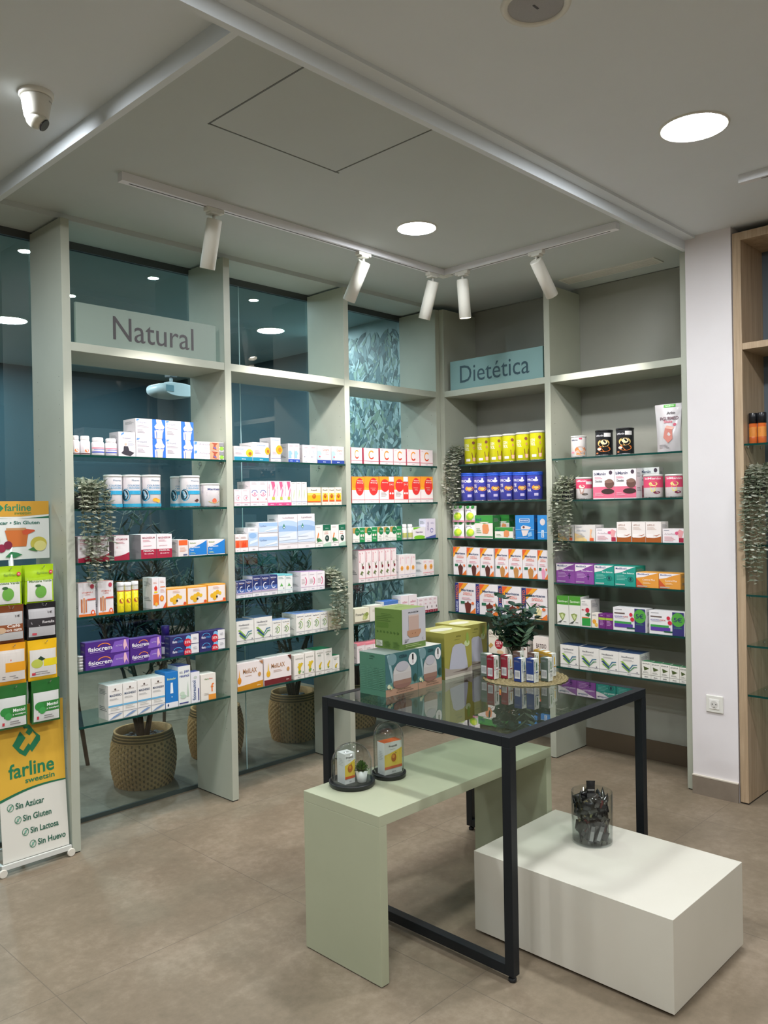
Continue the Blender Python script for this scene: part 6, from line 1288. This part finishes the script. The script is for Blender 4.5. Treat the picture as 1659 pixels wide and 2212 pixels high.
# ------------------------------------------------------------------ candy display stand
def stand():
    x0, x1 = -2.955, -2.648
    r = empty('display_stand', (0, 0, 0), 'yellow and white candy display stand at the left edge', 'display stand')
    yb = lambda z: .0 + .045*math.sin(min(1, z/.7)*PI/2) - .0
    def fn(u, v, o):      # curved lower banner
        z = .05+v*.66; return (x0+.012+u*(x1-x0-.016)+.0*v, yb(z)-o, z)
    mb = MB(); n = 14
    vs = [fn(u, j/n, 0) for j in range(n+1) for u in (0, 1)]+[(p[0], p[1]+.003, p[2]) for p in [fn(u, j/n, 0) for j in range(n+1) for u in (0, 1)]]
    k = 2*(n+1)
    fs = [[2*j, 2*j+1, 2*j+3, 2*j+2] for j in range(n)]+[[k+2*j+2, k+2*j+3, k+2*j+1, k+2*j] for j in range(n)]+[[2*j+2, 2*j, k+2*j, k+2*j+2][::-1] for j in range(n)]+[[2*j+1, 2*j+3, k+2*j+3, k+2*j+1] for j in range(n)]
    mb.add(vs, fs, mat('#dcdad0', .45), False)
    def fn2(u, v, o): return fn(u, v, o)
    n = 12; us = [i/n for i in range(n+1)]
    edge = lambda u: .405+.045*u+.022*math.sin(u*PI)
    for a, b in zip(us, us[1:]):
        for q in range(6):
            va, vb = edge(a)+(1-edge(a))*q/6, edge(b)+(1-edge(b))*q/6; va2, vb2 = edge(a)+(1-edge(a))*(q+1)/6, edge(b)+(1-edge(b))*(q+1)/6
            mb.add([fn2(a, va, .0006), fn2(b, vb, .0006), fn2(b, vb2, .0006), fn2(a, va2, .0006)], [[0,1,2,3]], mat('#dcae3c', .45))
        mb.add([fn2(a, edge(a)-.018+.008*a, .0009), fn2(b, edge(b)-.018+.008*b, .0009), fn2(b, edge(b), .0009), fn2(a, edge(a), .0009)], [[0,1,2,3]], mat('#1f6a4a', .45))
    G = '#1f7a52'
    def txt(s, u0, v0, u1, v1, c):
        vs, fs, _a = glyphs(s, True); mb.add([fn2(u0+(u1-u0)*a, v0+(v1-v0)*b, .0016) for a, b in vs], fs, c)
    txt('farline', .14, .525, .83, .622, G); txt('sweetsin', .38, .478, .83, .512, G)
    # interlocking emblem
    for pts in ([(.30,.86),(.38,.92),(.46,.87),(.36,.81),(.42,.785),(.5,.83),(.55,.80),(.45,.745),(.36,.775),(.26,.835)], [(.60,.90),(.52,.955),(.40,.965),(.44,.935),(.50,.93),(.46,.905),(.52,.88),(.57,.905),(.62,.87),(.5,.80),(.55,.765),(.68,.835),(.68,.865)]):
        mb.add([fn2(.44+(u-.49)*1.0, .655+(v-.745)*.98, .0018) for u, v in pts], [list(range(len(pts)))], G)
    for i, s in enumerate(('Sin Azúcar', 'Sin Gluten', 'Sin Lactosa', 'Sin Huevo')):
        u = .22+.10*i; v = .325-.0885*i
        txt(s, u, v, u+.43, v+.040, '#1f5f4a')
        cu, cv = u-.075, v+.018
        face(mb, [('a', cu, cv, .05, .025, .16, 0, 360, '#2a7a5c'), ('p', [(cu-.03, cv-.012), (cu+.03, cv+.017), (cu+.036, cv+.013), (cu-.024, cv-.016)], '#2a7a5c'), ('e', cu, cv, .014, .011, '#7ab09a')], lambda a, b, o: fn2(a, b, o+.0012))
    mb.obj('lower_banner', r)
    hd = MB(); z0, z1, y = 1.346, 1.61, .155
    hx0, hx1 = x0-.01, x1-.003
    hf = lambda u, v, o: (hx0+u*(hx1-hx0), y-o, z0+v*(z1-z0))
    hd.box(hx0, y, z0, hx1, y+.004, z1, '#d9dcd8')
    face(hd, [('w',0,.70,1,.74,.66,.74,'#1f6a4a'),('p',[(0,1),(0,.77),(.3,.735),(.6,.735),(1,.77),(1,1)],'#c9962f'),('t','farline',.36,.83,.74,.95,G),('t','sweetsin',.5,.77,.74,.82,'#5a7a2c'),('p',[(.24,.88),(.30,.94),(.35,.88),(.30,.82)],G),
      ('t','Sin Azúcar • Sin Gluten',.02,.60,.86,.66,'#1f6a5a'),('p',[(.36,.50),(.70,.50),(.66,.22),(.42,.22)],'#c46a2c'),('r',.38,.50,.66,.54,'#b88a5c'),('p',[(.60,.48),(.66,.52),(.78,.50),(.79,.48),(.68,.42),(.62,.42)],'#c8502c'),
      ('e',.84,.26,.12,.12,'#c4b84a'),('e',.86,.22,.09,.09,'#dcd488'),('e',.31,.2,.06,.07,'#8e2240'),('e',.40,.25,.06,.07,'#7c1c38'),('p',[(.36,.05),(.44,.14),(.52,.12),(.60,.08),(.5,.03)],'#2f7a4c'),('p',[(.68,.16),(.76,.2),(.82,.12)],'#3f7a3c'),('e',.22,.34,.07,.12,'#7fbf4c'),('e',.12,.24,.08,.1,'#e0d04c')], hf)
    hd.obj('header_card', r)
    M = mat('#c8ccc8', .4, .3)
    MB().tube([(x0+.13, .1, .04), (x0+.13, .12, .7), (x0+.13, .175, 1.58)], .011, M, 10).obj('post', r)
    b = MB(); b.box(x0, -.012, .028, x1, .0, .05, '#d4d6d0'); b.obj('base_bar', r, bevel=.001)
    MB().box(x0, 0, .032, x0+.012, .2, .046, M).box(x1-.012, 0, .032, x1, .2, .046, M).box(x0+.012, .19, .032, x1-.012, .2, .046, M).obj('base_frame', r)
    for x in (x0+.004, x1-.004):
        for yy in (.0, .19): MB().lathe([(.016,-.007),(.018,-.004),(.018,.004),(.016,.007)], mat('#dcd8cc', .4), 20, (x, yy-.012, .018), ax='y').obj('wheel', r)
    # bags: four hooks high, two across; each hook holds a row of bags
    specs = [(1.325, '#9ccb1c', 'apple', 'Manzana Verde', ('lime green candy bag with apple, left column top hook', 'lime green candy bag with apple, right column top hook')),
             (1.158, None, None, None, ('brown coffee candy bag, left column second hook', 'black liquorice candy bag, right column second hook')),
             (.995, None, None, None, ('orange candy bag, left column third hook', 'yellow lemon candy bag, right column third hook')),
             (.818, None, None, None, ('dark green menthol candy bag, left column lowest hook', 'dark green menthol candy bag, right column lowest hook'))]
    def bag(w, h, col, els, hook=True):
        mb = MB(); m = mat(col, .22, coat=.4); nu, nv = 8, 12; rn = random.Random(int(w*1e4)+int(col[1:], 16) % 97)
        jit = [[rn.uniform(-.0012, .0012) for _ in range(nu+1)] for _ in range(nv+1)]
        def th(u, v): return .009*(1-abs(2*u-1)**3)*math.sin(PI*min(max(v/.86, 0), 1))**.5+.0006
        def F(u, v, o, s=1):
            i = min(nu, int(round(u*nu))); j = min(nv, int(round(v*nv))); return ((u-.5)*w*(1-.03*math.sin(PI*v)), -s*(th(u, v)+jit[j][i]*.6)-s*o, (v-1)*h)
        for s in (1, -1):
            vs = [F(i/nu, j/nv, 0, s) for j in range(nv+1) for i in range(nu+1)]
            mb.add(vs, [[j*(nu+1)+i, j*(nu+1)+i+1, (j+1)*(nu+1)+i+1, (j+1)*(nu+1)+i][::s] for j in range(nv) for i in range(nu)], m, True)
        face(mb, els, lambda u, v, o: ((u-.5)*w*(1-.03*math.sin(PI*v)), -th(u, v)-.0016-o, (v-1)*h), sub=10, subv=14)
        return mb.mesh('candy_bag')
    for row, (zt, c, _f, _n, labs) in enumerate(specs):
        for colm in (0, 1):
            xc = (-2.888, -2.745)[colm]; w, h = .128, (.172, .165, .178, .19)[row]
            xc += (0, 0, -.004, .006)[row] if colm else 0
            if row == 0: col = '#a4c81c'; els = [('r',.06,.06,.94,.66,'#dcdcd4'),('w',0,.6,1,.7,.62,.74,'#a4c81c'),('t','farline',.4,.76,.8,.82,'#7a9a2c'),('t','Manzana Verde',.12,.55,.92,.61,'#5a7a3c'),('e',.52,.3,.2,.16,'#6aa844'),('e',.42,.46,.1,.035,'#2f5a2c'),('e',.9,.8,.07,.05,'#c8283c'),('t','1€',.87,.78,.93,.82,'#f4e8e8')]
            elif row == 1 and colm == 0: col = '#6e3a1e'; els = [('r',.04,.1,.96,.82,'#b8b6b4'),('r',.04,.3,.96,.5,'#8a4a26'),('t','Café',.4,.42,.86,.5,'#f0e6dc'),('t','con nata',.3,.32,.92,.39,'#f0e6dc'),('e',.2,.36,.16,.08,'#c8a888'),('t','1€',.7,.68,.86,.74,'#3a3434')]
            elif row == 1: col = '#1d1b1e'; els = [('r',.04,.1,.96,.84,'#b4b2b4'),('r',.0,.36,1,.58,'#2a2428'),('t','Regaliz',.5,.42,.94,.51,'#d8d4d4'),('p',[(.1,.5),(.4,.4),(.42,.36),(.12,.44)],'#8a8488'),('r',.15,.14,.3,.2,'#c84858'),('t','1€',.7,.7,.86,.76,'#3a3434')]
            elif row == 2 and colm == 0: col = '#e09a1e'; els = [('r',.04,.1,.96,.84,'#d4ccc4'),('r',.3,.32,1,.54,'#e09a1e'),('p',[(0,.5),(.5,.62),(.5,.58),(0,.44)],'#d85a3c'),('l',.2,.2,.8,2,.05,'#8a8484')]
            elif row == 2: col = '#e6b41c'; els = [('r',.04,.1,.96,.76,'#d6d2cc'),('r',.5,.34,1,.52,'#e2cc1c'),('e',.28,.42,.2,.11,'#b8c050'),('p',[(.3,.54),(.4,.6),(.56,.52),(.44,.48)],'#1f3a24'),('l',.2,.2,.8,2,.05,'#8a8484'),('r',.1,.14,.22,.2,'#c83848')]
            else: col = '#28642c'; els = [('r',.05,.05,.95,.72,'#d4d6d2'),('r',.2,.26,1,.5,'#2f7c34'),('t','Mentol',.5,.38,.92,.46,'#eef2ec'),('t','y eucalipto',.48,.3,.94,.35,'#eef2ec'),('e',.24,.4,.16,.1,'#2f8a3c'),('e',.34,.3,.12,.08,'#3f9a4c'),('l',.4,.16,.8,2,.05,'#8a8484'),('r',.15,.1,.22,.17,'#c83848')]
            me = bag(w, h, col, els)
            yh = .155-.0 if False else (.085, .07, .06, .055)[row]
            MB().tube([(xc, .14, zt-.012), (xc, yh-.075, zt-.016), (xc, yh-.092, zt-.004)], .0016, M_CHROME, 6).obj('hook', r)
            for q in range(4):
                o = link('candy_bag', me, None, (xc+.004*(3-q)*(-1)+random.uniform(-.002, .002), yh-.065+.0225*q, zt-.001*q), random.uniform(-.04, .04))
                pos = ('front', 'second', 'third', 'rearmost')[q]
                tag(o, pos+' '+labs[colm], 'candy bag', 'candy bags on the display stand')
stand()
place_products()
